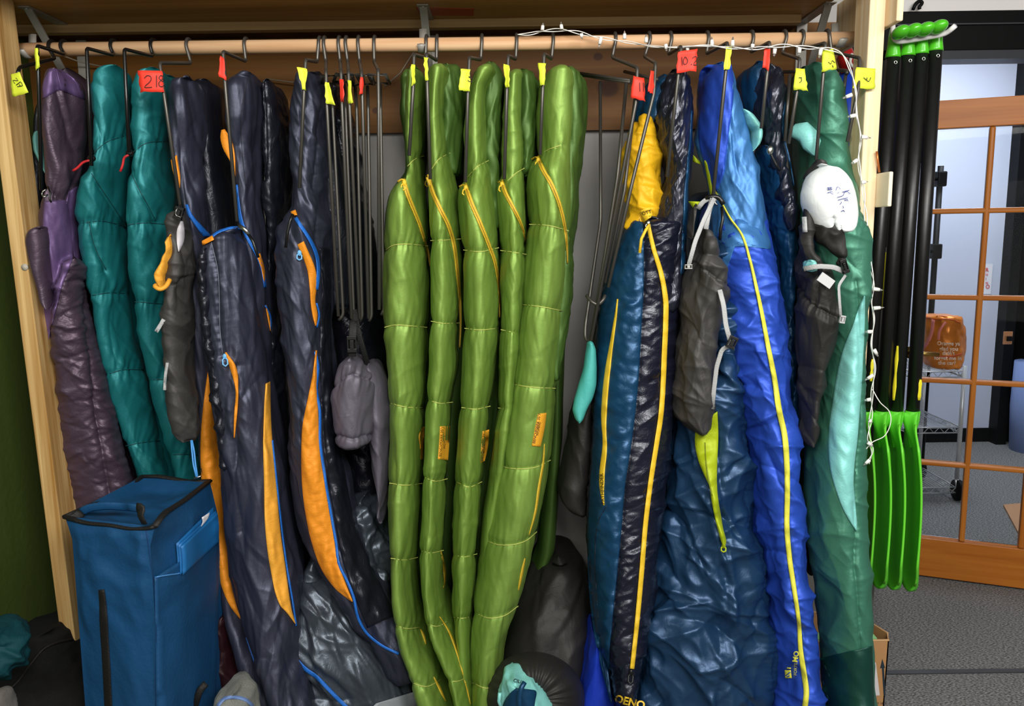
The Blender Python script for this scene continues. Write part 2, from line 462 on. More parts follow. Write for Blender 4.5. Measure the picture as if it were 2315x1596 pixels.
# ---------------------------------------------------------------- materials
def hx(h):
    h = h.lstrip('#'); c = [int(h[i:i + 2], 16) / 255 for i in (0, 2, 4)]
    return tuple((x / 12.92 if x <= .04045 else ((x + .055) / 1.055) ** 2.4) for x in c) + (1,)
MC = {}
def base_mat(name):
    m = bpy.data.materials.new(name); m.use_nodes = True
    nt = m.node_tree; b = nt.nodes['Principled BSDF']
    return m, nt, b
def N_(nt, t, **kw):
    n = nt.nodes.new(t)
    for k, v in kw.items(): setattr(n, k, v)
    return n
def fabric(name, col, rough=.42, crk=.25, sc=(28, 28, 16), fine=.15, spec=.5, sheen=0.0, var=.12, rot=0, coat=0, metal=.38):
    """woven nylon: crease relief + fine relief + slight tone variation"""
    if name in MC: return MC[name]
    m, nt, b = base_mat(name); L = nt.links
    tc = N_(nt, 'ShaderNodeTexCoord'); mp = N_(nt, 'ShaderNodeMapping'); mp.inputs['Scale'].default_value = sc; mp.inputs['Rotation'].default_value = (0, rot, 0)
    L.new(tc.outputs['Object'], mp.inputs['Vector'])
    n1 = N_(nt, 'ShaderNodeTexNoise'); n1.inputs['Scale'].default_value = 1; n1.inputs['Detail'].default_value = 3; n1.inputs['Distortion'].default_value = 1.2
    L.new(mp.outputs[0], n1.inputs['Vector'])
    s = N_(nt, 'ShaderNodeMath', operation='SUBTRACT'); s.inputs[1].default_value = .5; L.new(n1.outputs[0], s.inputs[0])
    a = N_(nt, 'ShaderNodeMath', operation='ABSOLUTE'); L.new(s.outputs[0], a.inputs[0])
    mn = N_(nt, 'ShaderNodeMath', operation='MINIMUM'); mn.inputs[1].default_value = .09; L.new(a.outputs[0], mn.inputs[0])
    b1 = N_(nt, 'ShaderNodeBump'); b1.inputs['Strength'].default_value = min(1, crk); b1.inputs['Distance'].default_value = .016
    L.new(mn.outputs[0], b1.inputs['Height'])
    n2 = N_(nt, 'ShaderNodeTexNoise'); n2.inputs['Scale'].default_value = 90; n2.inputs['Detail'].default_value = 2
    L.new(tc.outputs['Object'], n2.inputs['Vector'])
    b2 = N_(nt, 'ShaderNodeBump'); b2.inputs['Strength'].default_value = fine; b2.inputs['Distance'].default_value = .003
    L.new(n2.outputs[0], b2.inputs['Height']); L.new(b1.outputs[0], b2.inputs['Normal'])
    L.new(b2.outputs[0], b.inputs['Normal'])
    n3 = N_(nt, 'ShaderNodeTexNoise'); n3.inputs['Scale'].default_value = 6; n3.inputs['Detail'].default_value = 3
    L.new(tc.outputs['Object'], n3.inputs['Vector'])
    c = hx(col) if isinstance(col, str) else col
    mx = N_(nt, 'ShaderNodeMix', data_type='RGBA')
    mx.inputs['A'].default_value = tuple(x * (1 - var) for x in c[:3]) + (1,)
    mx.inputs['B'].default_value = tuple(min(1, x * (1 + var)) for x in c[:3]) + (1,)
    L.new(n3.outputs[0], mx.inputs['Factor']); L.new(mx.outputs['Result'], b.inputs['Base Color'])
    b.inputs['Roughness'].default_value = rough
    b.inputs['Specular IOR Level'].default_value = spec; b.inputs['Metallic'].default_value = metal
    if coat: b.inputs['Coat Weight'].default_value = coat; b.inputs['Coat Roughness'].default_value = .25
    if sheen: b.inputs['Sheen Weight'].default_value = sheen; b.inputs['Sheen Roughness'].default_value = .4
    MC[name] = m
    return m
def plain(name, col, rough=.5, metal=0, spec=.5, bump=0, bs=60, coat=0):
    if name in MC: return MC[name]
    m, nt, b = base_mat(name)
    c = hx(col) if isinstance(col, str) else col
    b.inputs['Base Color'].default_value = c; b.inputs['Roughness'].default_value = rough; b.inputs['Metallic'].default_value = metal
    b.inputs['Specular IOR Level'].default_value = spec; b.inputs['Coat Weight'].default_value = coat
    tc = N_(nt, 'ShaderNodeTexCoord'); n = N_(nt, 'ShaderNodeTexNoise'); n.inputs['Scale'].default_value = bs; n.inputs['Detail'].default_value = 3
    nt.links.new(tc.outputs['Object'], n.inputs['Vector'])
    mr = N_(nt, 'ShaderNodeMapRange'); mr.inputs['To Min'].default_value = rough * .85; mr.inputs['To Max'].default_value = min(1, rough * 1.15)
    nt.links.new(n.outputs[0], mr.inputs[0]); nt.links.new(mr.outputs[0], b.inputs['Roughness'])
    if bump:
        bm = N_(nt, 'ShaderNodeBump'); bm.inputs['Strength'].default_value = bump; bm.inputs['Distance'].default_value = .004
        nt.links.new(n.outputs[0], bm.inputs['Height']); nt.links.new(bm.outputs[0], b.inputs['Normal'])
    MC[name] = m
    return m
def wood(name, c1, c2, sc=(3, 3, 40), rough=.55, knots=(), dist=1.0, kcol='#38190a'):
    if name in MC: return MC[name]
    m, nt, b = base_mat(name); L = nt.links
    tc = N_(nt, 'ShaderNodeTexCoord'); mp = N_(nt, 'ShaderNodeMapping'); mp.inputs['Scale'].default_value = sc
    L.new(tc.outputs['Object'], mp.inputs['Vector'])
    n1 = N_(nt, 'ShaderNodeTexNoise'); n1.inputs['Scale'].default_value = 1; n1.inputs['Detail'].default_value = 5; n1.inputs['Distortion'].default_value = dist
    L.new(mp.outputs[0], n1.inputs['Vector'])
    r = N_(nt, 'ShaderNodeValToRGB'); r.color_ramp.elements[0].position = .3; r.color_ramp.elements[1].position = .72
    r.color_ramp.elements[0].color = hx(c1); r.color_ramp.elements[1].color = hx(c2)
    L.new(n1.outputs[0], r.inputs[0])
    out = r.outputs[0]
    for (kx, ky, kz, kr) in knots:
        vs = N_(nt, 'ShaderNodeVectorMath', operation='SUBTRACT'); vs.inputs[1].default_value = (kx, ky, kz); L.new(tc.outputs['Object'], vs.inputs[0])
        vm = N_(nt, 'ShaderNodeVectorMath', operation='MULTIPLY'); vm.inputs[1].default_value = (.8, 1, 1); L.new(vs.outputs[0], vm.inputs[0])
        ln = N_(nt, 'ShaderNodeVectorMath', operation='LENGTH'); L.new(vm.outputs[0], ln.inputs[0])
        mr = N_(nt, 'ShaderNodeMapRange'); mr.inputs['From Min'].default_value = kr * .75; mr.inputs['From Max'].default_value = kr * 1.15
        mr.inputs['To Min'].default_value = .85; mr.inputs['To Max'].default_value = 0
        L.new(ln.outputs['Value'], mr.inputs[0])
        mx = N_(nt, 'ShaderNodeMix', data_type='RGBA'); mx.inputs['B'].default_value = hx(kcol)
        L.new(mr.outputs[0], mx.inputs['Factor']); L.new(out, mx.inputs['A']); out = mx.outputs['Result']
    L.new(out, b.inputs['Base Color']); b.inputs['Roughness'].default_value = rough; b.inputs['Specular IOR Level'].default_value = .18
    bm = N_(nt, 'ShaderNodeBump'); bm.inputs['Strength'].default_value = .15; bm.inputs['Distance'].default_value = .003
    L.new(n1.outputs[0], bm.inputs['Height']); L.new(bm.outputs[0], b.inputs['Normal'])
    MC[name] = m
    return m
# ================================================================ SETTING
M_PLY = wood('plywood_brown', '#623c11', '#704a19', sc=(1.2, 3, 50), rough=.5, dist=.6,
             knots=[tuple(PV(1352, 128, 2.605)) + (.012,), tuple(PV(1375, 199, 2.605)) + (.028,), tuple(PV(1300, 170, 2.605)) + (.006,), tuple(PV(560, 190, 2.605)) + (.02,), tuple(PV(850, 250, 2.605)) + (.01,)])
zs = PV(1000, 42, 2.5).z
M_SHELF = wood('plywood_shelf', '#a87840', '#cc9c5e', sc=(1.6, 22, 3), rough=.45, dist=.6,
               knots=[tuple(Pz(687, 10, zs)) + (.03,), tuple(Pz(1145, 1, zs)) + (.03,), tuple(Pz(1130, 17, zs)) + (.01,)])
M_LUM = wood('pine_lumber', '#a5783c', '#e2c186', sc=(62, 62, 1.6), rough=.6, dist=.5, knots=[tuple(PV(1974, 293, 2.05)) + (.006,), tuple(PV(1953, 95, 2.1)) + (.004,)])
M_LUMH = wood('pine_lumber_level', '#a8865a', '#cdaa78', sc=(1.5, 40, 40), rough=.6, dist=.5)
M_LUMD = wood('osb_dark', '#3c2614', '#6a4423', sc=(6, 6, 60), rough=.7, dist=2)
M_LUMR = wood('pine_lumber_overlit', '#e2c090', '#f6e4c4', sc=(60, 60, 1.4), rough=.6, dist=.5, knots=[tuple(PV(1979, 293, 2.05)) + (.005,), tuple(PV(1952, 97, 2.08)) + (.004,), tuple(PV(1980, 20, 2.05)) + (.003,)])  # same pine, colour lightened to stand for strong light on the right post
M_DOOR = wood('fir_door', '#ab6322', '#c47c36', sc=(30, 30, 1.6), rough=.35, dist=.6)
M_DOORH = wood('fir_door_level', '#a65e1f', '#c27831', sc=(2, 2, 34), rough=.35, dist=.6)
M_GREENW = plain('green_wall_paint', '#46561f', .6, bump=.35, bs=40)
M_GREYW = plain('grey_wall_paint', '#9d9a97', .6, bump=.08, bs=60)
M_WHITEW = plain('white_wall_paint', '#e8e4e2', .6, bump=.05)
M_BLUEW = plain('cool_wall_paint', '#c8cee2', .5, bump=.03)
M_BLACKF = plain('black_frame_metal', '#0b0b0c', .5, spec=.15)
M_BLACKF2 = plain('dark_frame_grey', '#3a3c40', .4, spec=.4)
M_BROWNF = plain('dark_brown_frame', '#2c1c14', .4)
M_STEEL = plain('grey_painted_steel', '#a9a59d', .45, metal=.2)
M_CHROME = plain('chrome_wire', '#c9cbce', .3, metal=.35)

# carpet
m, nt, b = base_mat('charcoal_carpet'); L = nt.links
tc = N_(nt, 'ShaderNodeTexCoord'); mp = N_(nt, 'ShaderNodeMapping'); mp.inputs['Scale'].default_value = (110, 260, 1); mp.inputs['Rotation'].default_value = (0, 0, .6)
L.new(tc.outputs['Object'], mp.inputs['Vector'])
n = N_(nt, 'ShaderNodeTexNoise'); n.inputs['Scale'].default_value = 1; n.inputs['Detail'].default_value = 3; L.new(mp.outputs[0], n.inputs['Vector'])
r = N_(nt, 'ShaderNodeValToRGB'); r.color_ramp.elements[0].position = .35; r.color_ramp.elements[1].position = .68
r.color_ramp.elements[0].color = hx('#3b3c3e'); r.color_ramp.elements[1].color = hx('#a3a2a0')
L.new(n.outputs[0], r.inputs[0]); L.new(r.outputs[0], b.inputs['Base Color']); b.inputs['Roughness'].default_value = .95; b.inputs['Specular IOR Level'].default_value = .1
bm = N_(nt, 'ShaderNodeBump'); bm.inputs['Strength'].default_value = .5; bm.inputs['Distance'].default_value = .004; L.new(n.outputs[0], bm.inputs['Height']); L.new(bm.outputs[0], b.inputs['Normal'])
M_CARPET = m

V, Fc = boxVF((-1.55, -1.5, -.05), (4.4, 7.0, 0)); struct(mesh('floor', V, Fc, M_CARPET, smooth=False), 'charcoal flecked carpet floor')
fl = bpy.data.objects['floor']
ys = Pz(2170, 1519).y
V, Fc = boxVF((.9, ys - .012, .0), (3.2, ys + .012, .004)); struct(mesh('trim_1', V, Fc, M_BLACKF2, smooth=False), 'dark carpet joint strip')
V, Fc = boxVF((-1.62, -1.0, 0), (-1.5, 2.7, 3.0)); struct(mesh('wall_left', V, Fc, M_GREENW, smooth=False), 'dark green painted wall')
zb = PV(1000, 300, 2.62).z
V, Fc = boxVF((-1.5, 2.63, 0), (1.06, 2.70, 3.0)); struct(mesh('wall_back', V, Fc, M_GREYW, smooth=False), 'pale grey painted wall behind the rack')
V, Fc = boxVF((-1.5, 2.605, zb), (1.06, 2.63, zs)); o = struct(mesh('back_panel', V, Fc, M_PLY, smooth=False), 'brown knotty plywood panel behind the rod')
o['label'] = 'brown knotty plywood board behind the closet rod'; o['category'] = 'panel'; o['kind'] = 'thing'
# shelf with ledger
sh = thing('wooden_shelf', 'plywood shelf above the closet rod, seen from below', 'shelf', (0, 2.3, zs))
XL, XR = -1.5, PV(2002, 40, 2.13).x - .043
V, Fc = boxVF((XL, 2.0, zs), (XR, 2.604, zs + .02)); mesh('shelf_board', V, Fc, M_SHELF, sh, smooth=False)
z1 = PV(1000, 62, 2.5).z
V, Fc = boxVF((XL, 2.5, z1), (XR - .04, 2.538, zs)); bevel(mesh('ledger_board', V, Fc, M_LUMH, sh, smooth=False))
V, Fc = boxVF((XL, 2.538, z1 - .0), (XR - .04, 2.604, z1 + .03)); mesh('rear_batten', V, Fc, M_LUMD, sh, smooth=False)
q = [Pz(940, 16, zs), Pz(1072, 19, zs), Pz(1070, 35, zs), Pz(950, 34, zs)]
q2 = [Vector((v.x, v.y, zs - .0012)) for v in q]
V, Fc = prismVF(q2, (0, 0, .001)); mesh('orange_mark', V, Fc, plain('orange_paint', '#b8491c', .5), sh, smooth=False, label='orange painted mark')
# posts
xl = PV(13, 480, 2.17).x
V = np.array([(xl, 2.05, 1.9), ]); zt = 2.9
def post(name, x0, x1, y0, y1, z0, z1, mat, lean=0):
    V, Fc = boxVF((x0, y0, z0), (x1, y1, z1)); V = V.copy(); V[:, 0] += (1.55 - V[:, 2]) * lean
    return bevel(mesh(name, V, Fc, mat, smooth=False), .003)
o = post('wooden_post', xl, xl + .042, 2.17, 2.259, 0, zs, M_LUM, lean=.022); tag(o, 'left upright pine post of the rack beside green wall', 'post')
xr = PV(2002, 40, 2.13).x
o = post('wooden_post', xr - .041, xr, 2.13, 2.219, 0, 2.6, M_LUMR); tag(o, 'right upright pine post of the rack beside black paddles', 'post')
# rail blocks on the right post
a = PV(2003, 0, 2.07); b_ = PV(2042, 47, 2.07)
V, Fc = boxVF((xr, 2.07, b_.z), (b_.x, 2.45, b_.z + .14)); tag(bevel(mesh('wooden_block', V, Fc, M_LUMR, smooth=False)), 'wooden beam end beside top of right post', 'wood block')
a = PV(1985, 388, 2.06); b_ = PV(2016, 467, 2.06)
V, Fc = boxVF((xr, 2.06, b_.z), (b_.x, 2.16, a.z)); tag(bevel(mesh('wooden_block', V, Fc, plain('whitewashed_wood', '#efe2c8', .6, bump=.1), smooth=False)), 'small pale wood block fixed halfway up right post', 'wood block')
# nail / bolt on left post
c = PV(55, 604, 2.167); V, Fc = sweepVF([c, c + Vector((0, .006, 0))], .009, 14); tag(mesh('sticker_dot', V, Fc, plain('dull_white', '#b9b3a4', .6)), 'small round pale dot on left post', 'sticker')
# closet rod
rz = PV(1000, 96.5, 2.28).z; RY, RR = 2.298, .0185
rod = wire('closet_rod', [(PV(47, 97, RY).x, RY, rz), (0, RY, rz - .001), (PV(1930, 72, RY).x, RY, rz)], RR, wood('rod_wood', '#c99a70', '#e3bd95', sc=(2, 40, 40), rough=.45, dist=.3), round_=0, n=28)
tag(rod, 'long round wooden closet rod under the shelf', 'closet rod')
# brackets
def bracket(px, py0, px2, py2, label):
    top = Pz(px, py0, zs - .002); t = thing('shelf_bracket', label, 'bracket', (top.x, 2.5, zs), 'shelf brackets')
    x = top.x; w = .016; th = .003
    V, Fc = boxVF((x - w, top.y, zs - .004), (x + w, 2.60, zs - .001)); mesh('top_arm', V, Fc, M_STEEL, t, smooth=False)
    V, Fc = boxVF((x - w, 2.597, rz - .16), (x + w, 2.603, zs)); mesh('wall_arm', V, Fc, M_STEEL, t, smooth=False)
    a = Vector((x, top.y + .02, zs - .004)); bb = Vector((x, 2.60, rz - .14))
    V, Fc = prismVF([a + Vector((-.011, 0, 0)), a + Vector((.011, 0, 0)), bb + Vector((.011, 0, 0)), bb + Vector((-.011, 0, 0))], (0, .006, .004)); bevel(mesh('diagonal_brace', V, Fc, M_STEEL, t, smooth=False), .001)
    V, Fc = sweepVF([(x, RY + .04, rz + .05), (x, RY + .028, rz - .008), (x, RY, rz - RR - .004), (x, RY - .028, rz - .006)], .004, 6, round_=.015, flat=(1, 3)); mesh('rod_hook', V, Fc, M_STEEL, t)
    V, Fc = ball((x, top.y + .015, zs - .005), .004, .004, .002, 10, 6); mesh('screw', V, Fc, M_CHROME, t)
bracket(52, 14, 110, 80, 'grey steel shelf bracket near left post'); bracket(955, 10, 1000, 80, 'grey steel shelf bracket above the green sleeping bags'); bracket(1880, 4, 1850, 60, 'grey steel shelf bracket near right post')
# ---- storefront frame, door and next room
YF = 3.35
zh0 = PV(2200, 132, YF).z; zh1 = PV(2200, 24, YF).z
xj0, xj1 = 1.06, PV(2100, 700, YF).x
V, Fc = boxVF((xj0, YF, zh0 + .035), (4.2, YF + .12, zh1)); struct(mesh('trim_2', V, Fc, M_BLACKF, smooth=False), 'black door frame header')
V, Fc = boxVF((xj0, YF + .01, zh0), (4.2, YF + .12, zh0 + .035)); struct(mesh('trim_3', V, Fc, M_BLACKF2, smooth=False), 'dark grey header edge')
V, Fc = boxVF((xj0, YF - .012, zh1 - .055), (4.2, YF, zh1 - .05)); struct(mesh('trim_4', V, Fc, M_BLACKF2, smooth=False), 'header reveal line')
V, Fc = boxVF((xj0, YF + .01, 0), (PV(2036, 800, YF).x, YF + .12, zh0 + .04)); struct(mesh('trim_5', V, Fc, M_BLACKF, smooth=False), 'black door jamb')
V, Fc = boxVF((.98, YF + .0, zh1), (4.2, YF + .12, 3.1)); struct(mesh('wall_front', V, Fc, M_WHITEW, smooth=False), 'white wall above the door header')
V, Fc = boxVF((1.0, 2.64, 0), (1.06, YF + .12, 3.1)); struct(mesh('wall_side', V, Fc, M_BLACKF, smooth=False), 'dark return wall')
# black clip on the header
c = PV(2068, 20, YF - .03)
cl = thing('climbing_clip', 'small black clip lying on the dark door header', 'clip', tuple(c))
V, Fc = sweepVF([PV(2064, 22, YF - .03), PV(2070, 8, YF - .03), PV(2080, 1, YF - .03), PV(2086, 7, YF - .03), PV(2078, 15, YF - .03), PV(2079, 21, YF - .03)], .007, 8, round_=.01); mesh('clip_body', V, Fc, M_BLACKF, cl)
# door (opened a little): plane through two floor points
dA = Pz(2040, 1296); dB = Pz(2315, 1332)
du = (dB - dA).normalized(); dn = Vector((du.y, -du.x, 0)).normalized()   # towards camera
if dn.y > 0: dn = -dn
def onD(px, py):
    d = Vector(rays(float(px), float(py))); t = (dA - CO).dot(dn) / d.dot(dn); p = CO + d * t
    return (p - dA).dot(du), p.z
door = thing('glass_door', 'wooden french door with small glass panes, standing ajar behind paddles', 'door', tuple(dA))
R3 = Matrix((du, -dn, Vector((0, 0, 1)))).transposed()
def dbox(name, u0, u1, z0, z1, mat, th=.022, off=0, parent=None, bv=.003):
    V, Fc = boxVF((u0, -th + off, z0), (u1, th + off, z1)); V = V @ np.array(R3).T + np.array(dA)
    o = mesh(name, V, Fc, mat, parent or door, smooth=False)
    if bv: bevel(o, bv)
    return o
u_m1 = onD(2215, 670)[0]; u_s1 = onD(2083, 800)[0]; u_m2 = onD(2312, 1180)[0]
ztop = onD(2170, 226)[1]; zt2 = onD(2170, 290)[1]; zb2 = onD(2170, 1222)[1]
W_D = .82
dbox('stile', 0, u_s1, 0.01, ztop, M_DOOR); dbox('stile', W_D - u_s1, W_D, 0.01, ztop, M_DOOR)
dbox('top_rail', u_s1, W_D - u_s1, zt2, ztop, M_DOORH); dbox('bottom_rail', u_s1, W_D - u_s1, 0.01, zb2, M_DOORH)
for py in (477, 672, 862, 1051):
    z = onD(2170, py)[1]; dbox('muntin', u_s1, W_D - u_s1, z - .011, z + .011, M_DOORH, .017, bv=.007)
for uu in (u_m1, u_m1 + (u_m2 - u_m1), ):
    dbox('muntin', uu - .011, uu + .011, zb2, zt2, M_DOOR, .0175, bv=.007)
mg, nt, b = base_mat('door_glass'); b.inputs['Base Color'].default_value = (.93, .96, .97, 1); b.inputs['Roughness'].default_value = .02; b.inputs['Transmission Weight'].default_value = 1; b.inputs['IOR'].default_value = 1.12
zl = [zb2] + [onD(2170, py)[1] for py in (1051, 862, 672, 477)] + [zt2]; ul = [u_s1, u_m1, u_m2, W_D - u_s1]
for i in range(len(zl) - 1):
    for j in range(len(ul) - 1):
        dbox('glass_pane', ul[j] + (.008 if j else 0), ul[j + 1] - .008, zl[i] + .008, zl[i + 1] - .008, mg, .002, bv=0)
M_BRASS = plain('brass', '#c9a35a', .25, metal=1)
uh, zh = onD(2056, 795)
hc = dA + du * uh + Vector((0, 0, zh))
V, Fc = sweepVF([hc, hc + dn * .05, hc + dn * .055 + du * .11], .009, 10, round_=.015); hd = mesh('door_handle', V, Fc, M_BRASS, door)
V, Fc = sweepVF([hc + dn * .02, hc + dn * .03], .026, 18); mesh('rose', V, Fc, M_BRASS, hd)
# next room
V, Fc = boxVF((1.2, 5.6, 0), (PV(2256, 700, 5.6).x, 5.7, 3.1)); struct(mesh('wall_rear', V, Fc, M_BLUEW, smooth=False), 'pale blue grey wall of the next room')
V, Fc = boxVF((4.3, 3.4, 0), (4.4, 7.0, 3.1)); struct(mesh('wall_right', V, Fc, M_BLUEW, smooth=False), 'far side wall of the next room')
x0 = PV(2256, 700, 5.6).x
V, Fc = boxVF((1.2, 5.585, 0), (x0, 5.6, .1)); struct(mesh('baseboard_rear', V, Fc, M_BLACKF, smooth=False), 'dark baseboard')
V, Fc = boxVF((x0, 5.5, 0), (x0 + .07, 5.72, 3.1)); struct(mesh('trim_6', V, Fc, M_BLACKF, smooth=False), 'black window frame')
V, Fc = boxVF((x0 + .07, 5.6, 0), (x0 + .13, 5.7, 3.1)); struct(mesh('trim_7', V, Fc, M_BROWNF, smooth=False), 'dark brown frame')
V, Fc = boxVF((x0 + .13, 5.45, 0), (x0 + .21, 5.6, 3.1)); struct(mesh('trim_8', V, Fc, M_BLACKF, smooth=False), 'black door frame of the next room')
V, Fc = boxVF((x0 + .21, 5.65, 0), (4.35, 5.75, 3.1)); struct(mesh('wall_dark', V, Fc, plain('dark_beyond', '#1c1713', .5), smooth=False), 'dark shop beyond')
# latch plate
c = PV(2279, 764, 5.44); V, Fc = boxVF((c.x - .03, 5.438, c.z - .045), (c.x + .03, 5.4505, c.z + .045)); lp = tag(bevel(mesh('latch_plate', V, Fc, plain('copper_plate', '#c98a5c', .35, metal=.6), smooth=False)), 'small coppery latch plate on far dark frame', 'latch')
V, Fc = boxVF((c.x - .012, 5.425, c.z - .02), (c.x + .02, 5.436, c.z + .012)); mesh('latch_slot', V, Fc, M_BLACKF, lp, smooth=False)
# pole with clamps
pole = thing('black_pole', 'black standing pole with clamps against far pale wall', 'pole', tuple(Pz(2110, 1000)))
pt, pb = PV(2127, 375, 4.9), PV(2116, 710, 4.9)
V, Fc = sweepVF([(pt.x, 4.9, pt.z), (pt.x, 4.9, .0)], .017, 12); mesh('tube', V, Fc, M_BLACKF, pole)
for py in (405, 568):
    c = PV(2120, py, 4.9); V, Fc = boxVF((pt.x - .03, 4.86, c.z - .045), (pt.x + .025, 4.94, c.z + .045)); cl = bevel(mesh('clamp', V, Fc, M_BLACKF, pole, smooth=False), .008)
    V, Fc = sweepVF([(pt.x - .02, 4.88, c.z), (pt.x - .11, 4.88, c.z)], .010, 10); mesh('knob', V, Fc, M_BLACKF, cl)
# wire shelf unit on castors
Yw = 4.35
ws = thing('wire_shelf_unit', 'chrome wire shelving unit on castors seen through the door', 'shelving', tuple(PV(2150, 1150, Yw)))
xa, xb = PV(2060, 850, Yw).x, PV(2180, 850, Yw).x
zz = [PV(2130, py, Yw).z for py in (840, 966, 1102)]
def wshelf(z):
    parts = []
    for y in (Yw, Yw + .42):
        for dz in (.0, -.032): parts.append(sweepVF([(xa, y, z + dz), (xb, y, z + dz)], .0035, 6))
        k = 10
        zig = [(xa + (xb - xa) * i / k, y, z - (.032 if i % 2 else 0)) for i in range(k + 1)]
        parts.append(sweepVF(zig, .0025, 5))
    for x in (xa, xb):
        for dz in (0, -.032): parts.append(sweepVF([(x, Yw, z + dz), (x, Yw + .42, z + dz)], .0035, 6))
        zig = [(x, Yw + .42 * i / 10, z - (.032 if i % 2 else 0)) for i in range(11)]; parts.append(sweepVF(zig, .0025, 5))
    for i in range(1, 16):
        x = xa + (xb - xa) * i / 16; parts.append(sweepVF([(x, Yw, z), (x, Yw + .42, z)], .0018, 5))
    return joinVF(parts)
for z in zz:
    V, Fc = wshelf(z); mesh('wire_shelf', V, Fc, M_CHROME, ws)
for x in (xa, xb):
    for y in (Yw, Yw + .42):
        V, Fc = sweepVF([(x, y, .13), (x, y, zz[0] + .03)], .012, 10); pp = mesh('upright', V, Fc, M_CHROME, ws)
        V, Fc = sweepVF([(x, y, .13), (x + .01, y, .07)], .012, 8, flat=(.5, 1)); mesh('castor_fork', V, Fc, M_CHROME, pp)
        V, Fc = sweepVF([(x - .012 + .01, y, .062), (x + .012 + .01, y, .062)], .06, 22); mesh('castor_wheel', V, Fc, M_BLACKF, pp)
# orange bag on the shelf
bagm = fabric('orange_tote', '#e8842c', .35, .25, sc=(14, 14, 14), var=.35)
c = PV(2135, 776, Yw + .15)
tb = thing('tote_bag', 'glossy orange shopping tote on the chrome wire shelf', 'bag', (c.x, c.y, zz[0]))
rows = [(714, 2086, 2172), (740, 2084, 2180), (780, 2082, 2183), (815, 2084, 2180), (834, 2090, 2174)]
to = tube('bag_body', rows, bagm, tb, Yf=Yw + .05, d=.12, cap=(3, 4), sig=3, wr=[('billow', .008, 14, 10, 10)], seed=4, nf=40)
strip('bag_rim', [(2088, 717), (2120, 722), (2150, 722), (2171, 730)], 4, [to], plain('deep_orange', '#c85a18', .4), tb)
strip('pink_swirl', [(2110, 722), (2106, 752), (2096, 775), (2086, 788)], 8, [to], plain('pink_print', '#e0807a', .4), tb, puff=0)
strip('pink_swirl', [(2138, 728), (2124, 748), (2122, 768)], 6, [to], MC['pink_print'], tb, puff=0)
strip('orange_swirl', [(2098, 800), (2120, 806), (2150, 806), (2176, 800)], 5, [to], plain('dark_orange_print', '#cf5a22', .4), tb, puff=0)
M_WTXT = plain('white_print', '#f2dcc4', .5)
for s, x, y in (('Orange ya', 2118, 780), ('glad you', 2124, 792), ("didn't", 2130, 802), ('forget me in', 2112, 813), ('the car?', 2121, 824)):
    decal_text('lettering', s, x, y, 12.5, 1, [to], M_WTXT, tb, lift=.006, bold=.02)
# red vertical sign on far wall
sg = thing('wall_notice', 'narrow white notice with red vertical letters on far wall', 'sign', tuple(PV(2232, 628, 5.59)))
a = PV(2226, 597, 5.588); b_ = PV(2239, 665, 5.588)
V, Fc = boxVF((a.x, 5.585, b_.z), (b_.x, 5.59, a.z)); nb = mesh('notice_sheet', V, Fc, plain('notice_white', '#e6e6ee', .5), sg, smooth=False)
for i, ch in enumerate('RHINO'):
    decal_text('lettering', ch, 2228, 614 + i * 9.5, 12 if i in (0, 4) else 8, 0, [nb], plain('red_print', '#d8484c', .5), sg, lift=.004, bold=.02)
# blue barrel, wood platform at the far right
bp = Pz(2300, 1140)
V, Fc = sweepVF([(3.6, 5.35, .0), (3.6, 5.35, .3), (3.6, 5.35, .62)], [.14, .155, .15], 26); 
tag(mesh('blue_barrel', V, Fc, plain('blue_plastic', '#7f93c4', .5)), 'pale blue barrel at the far right edge', 'barrel')
q = [Pz(2268, 1145), Pz(2330, 1140), Pz(2330, 1245), Pz(2300, 1205)]
V, Fc = prismVF([Vector((v.x, v.y, .012)) for v in q], (0, 0, -.012)); tag(mesh('wood_flooring', V, Fc, plain('light_wood_floor', '#b98a62', .5), smooth=False), 'light wood flooring patch beyond the door at right', 'flooring')
# ================================================================ FABRICS
F_PLUM = fabric('plum_shell', '#524252', .44, .22, (30, 20, 40), var=.15)
F_PURP = fabric('purple_shell', '#6f5785', .44, .10, (40, 20, 10))
F_TEAL = fabric('teal_shell', '#1b7a7e', .5, .10, (26, 16, 18))
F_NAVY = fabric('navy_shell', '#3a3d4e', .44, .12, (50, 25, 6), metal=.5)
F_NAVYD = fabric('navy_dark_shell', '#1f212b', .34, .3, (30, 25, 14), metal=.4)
F_SLATE = fabric('slate_shell', '#48505a', .36, .2, (26, 20, 10), metal=.5)
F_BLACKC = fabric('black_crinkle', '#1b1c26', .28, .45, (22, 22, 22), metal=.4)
F_ORG = fabric('orange_shell', '#ef9526', .55, .2, (26, 16, 44), spec=.3, metal=.1)
F_ORGL = fabric('yellow_orange_shell', '#f5ad3c', .55, .2, (26, 16, 44), spec=.3, metal=.1)
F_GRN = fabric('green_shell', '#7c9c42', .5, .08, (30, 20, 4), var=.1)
F_GRND = fabric('green_shell_shaded', '#4b6a2c', .5, .12, (36, 20, 4), var=.1)  # same green cloth, colour darkened to stand for shade behind and between bags
F_INK = fabric('ink_shell', '#171a2c', .32, .25, (30, 26, 34), metal=.3, spec=.7)
F_INKG = fabric('ink_gloss_shell', '#242736', .28, .3, (60, 30, 9), metal=.45, spec=.8)
F_ROYAL = fabric('royal_shell', '#2d55c8', .5, .12, (18, 16, 16))
F_STEELB = fabric('steel_blue_shell', '#3f79b6', .46, .12, (34, 18, 8))
F_SLATEB = fabric('slate_blue_shell', '#1f4062', .38, .12, (18, 16, 16))
F_DEEPB = fabric('deep_blue_shell', '#15456a', .38, .14, (26, 24, 30))
F_RGRN = fabric('sea_green_shell', '#438069', .46, .14, (22, 16, 16))
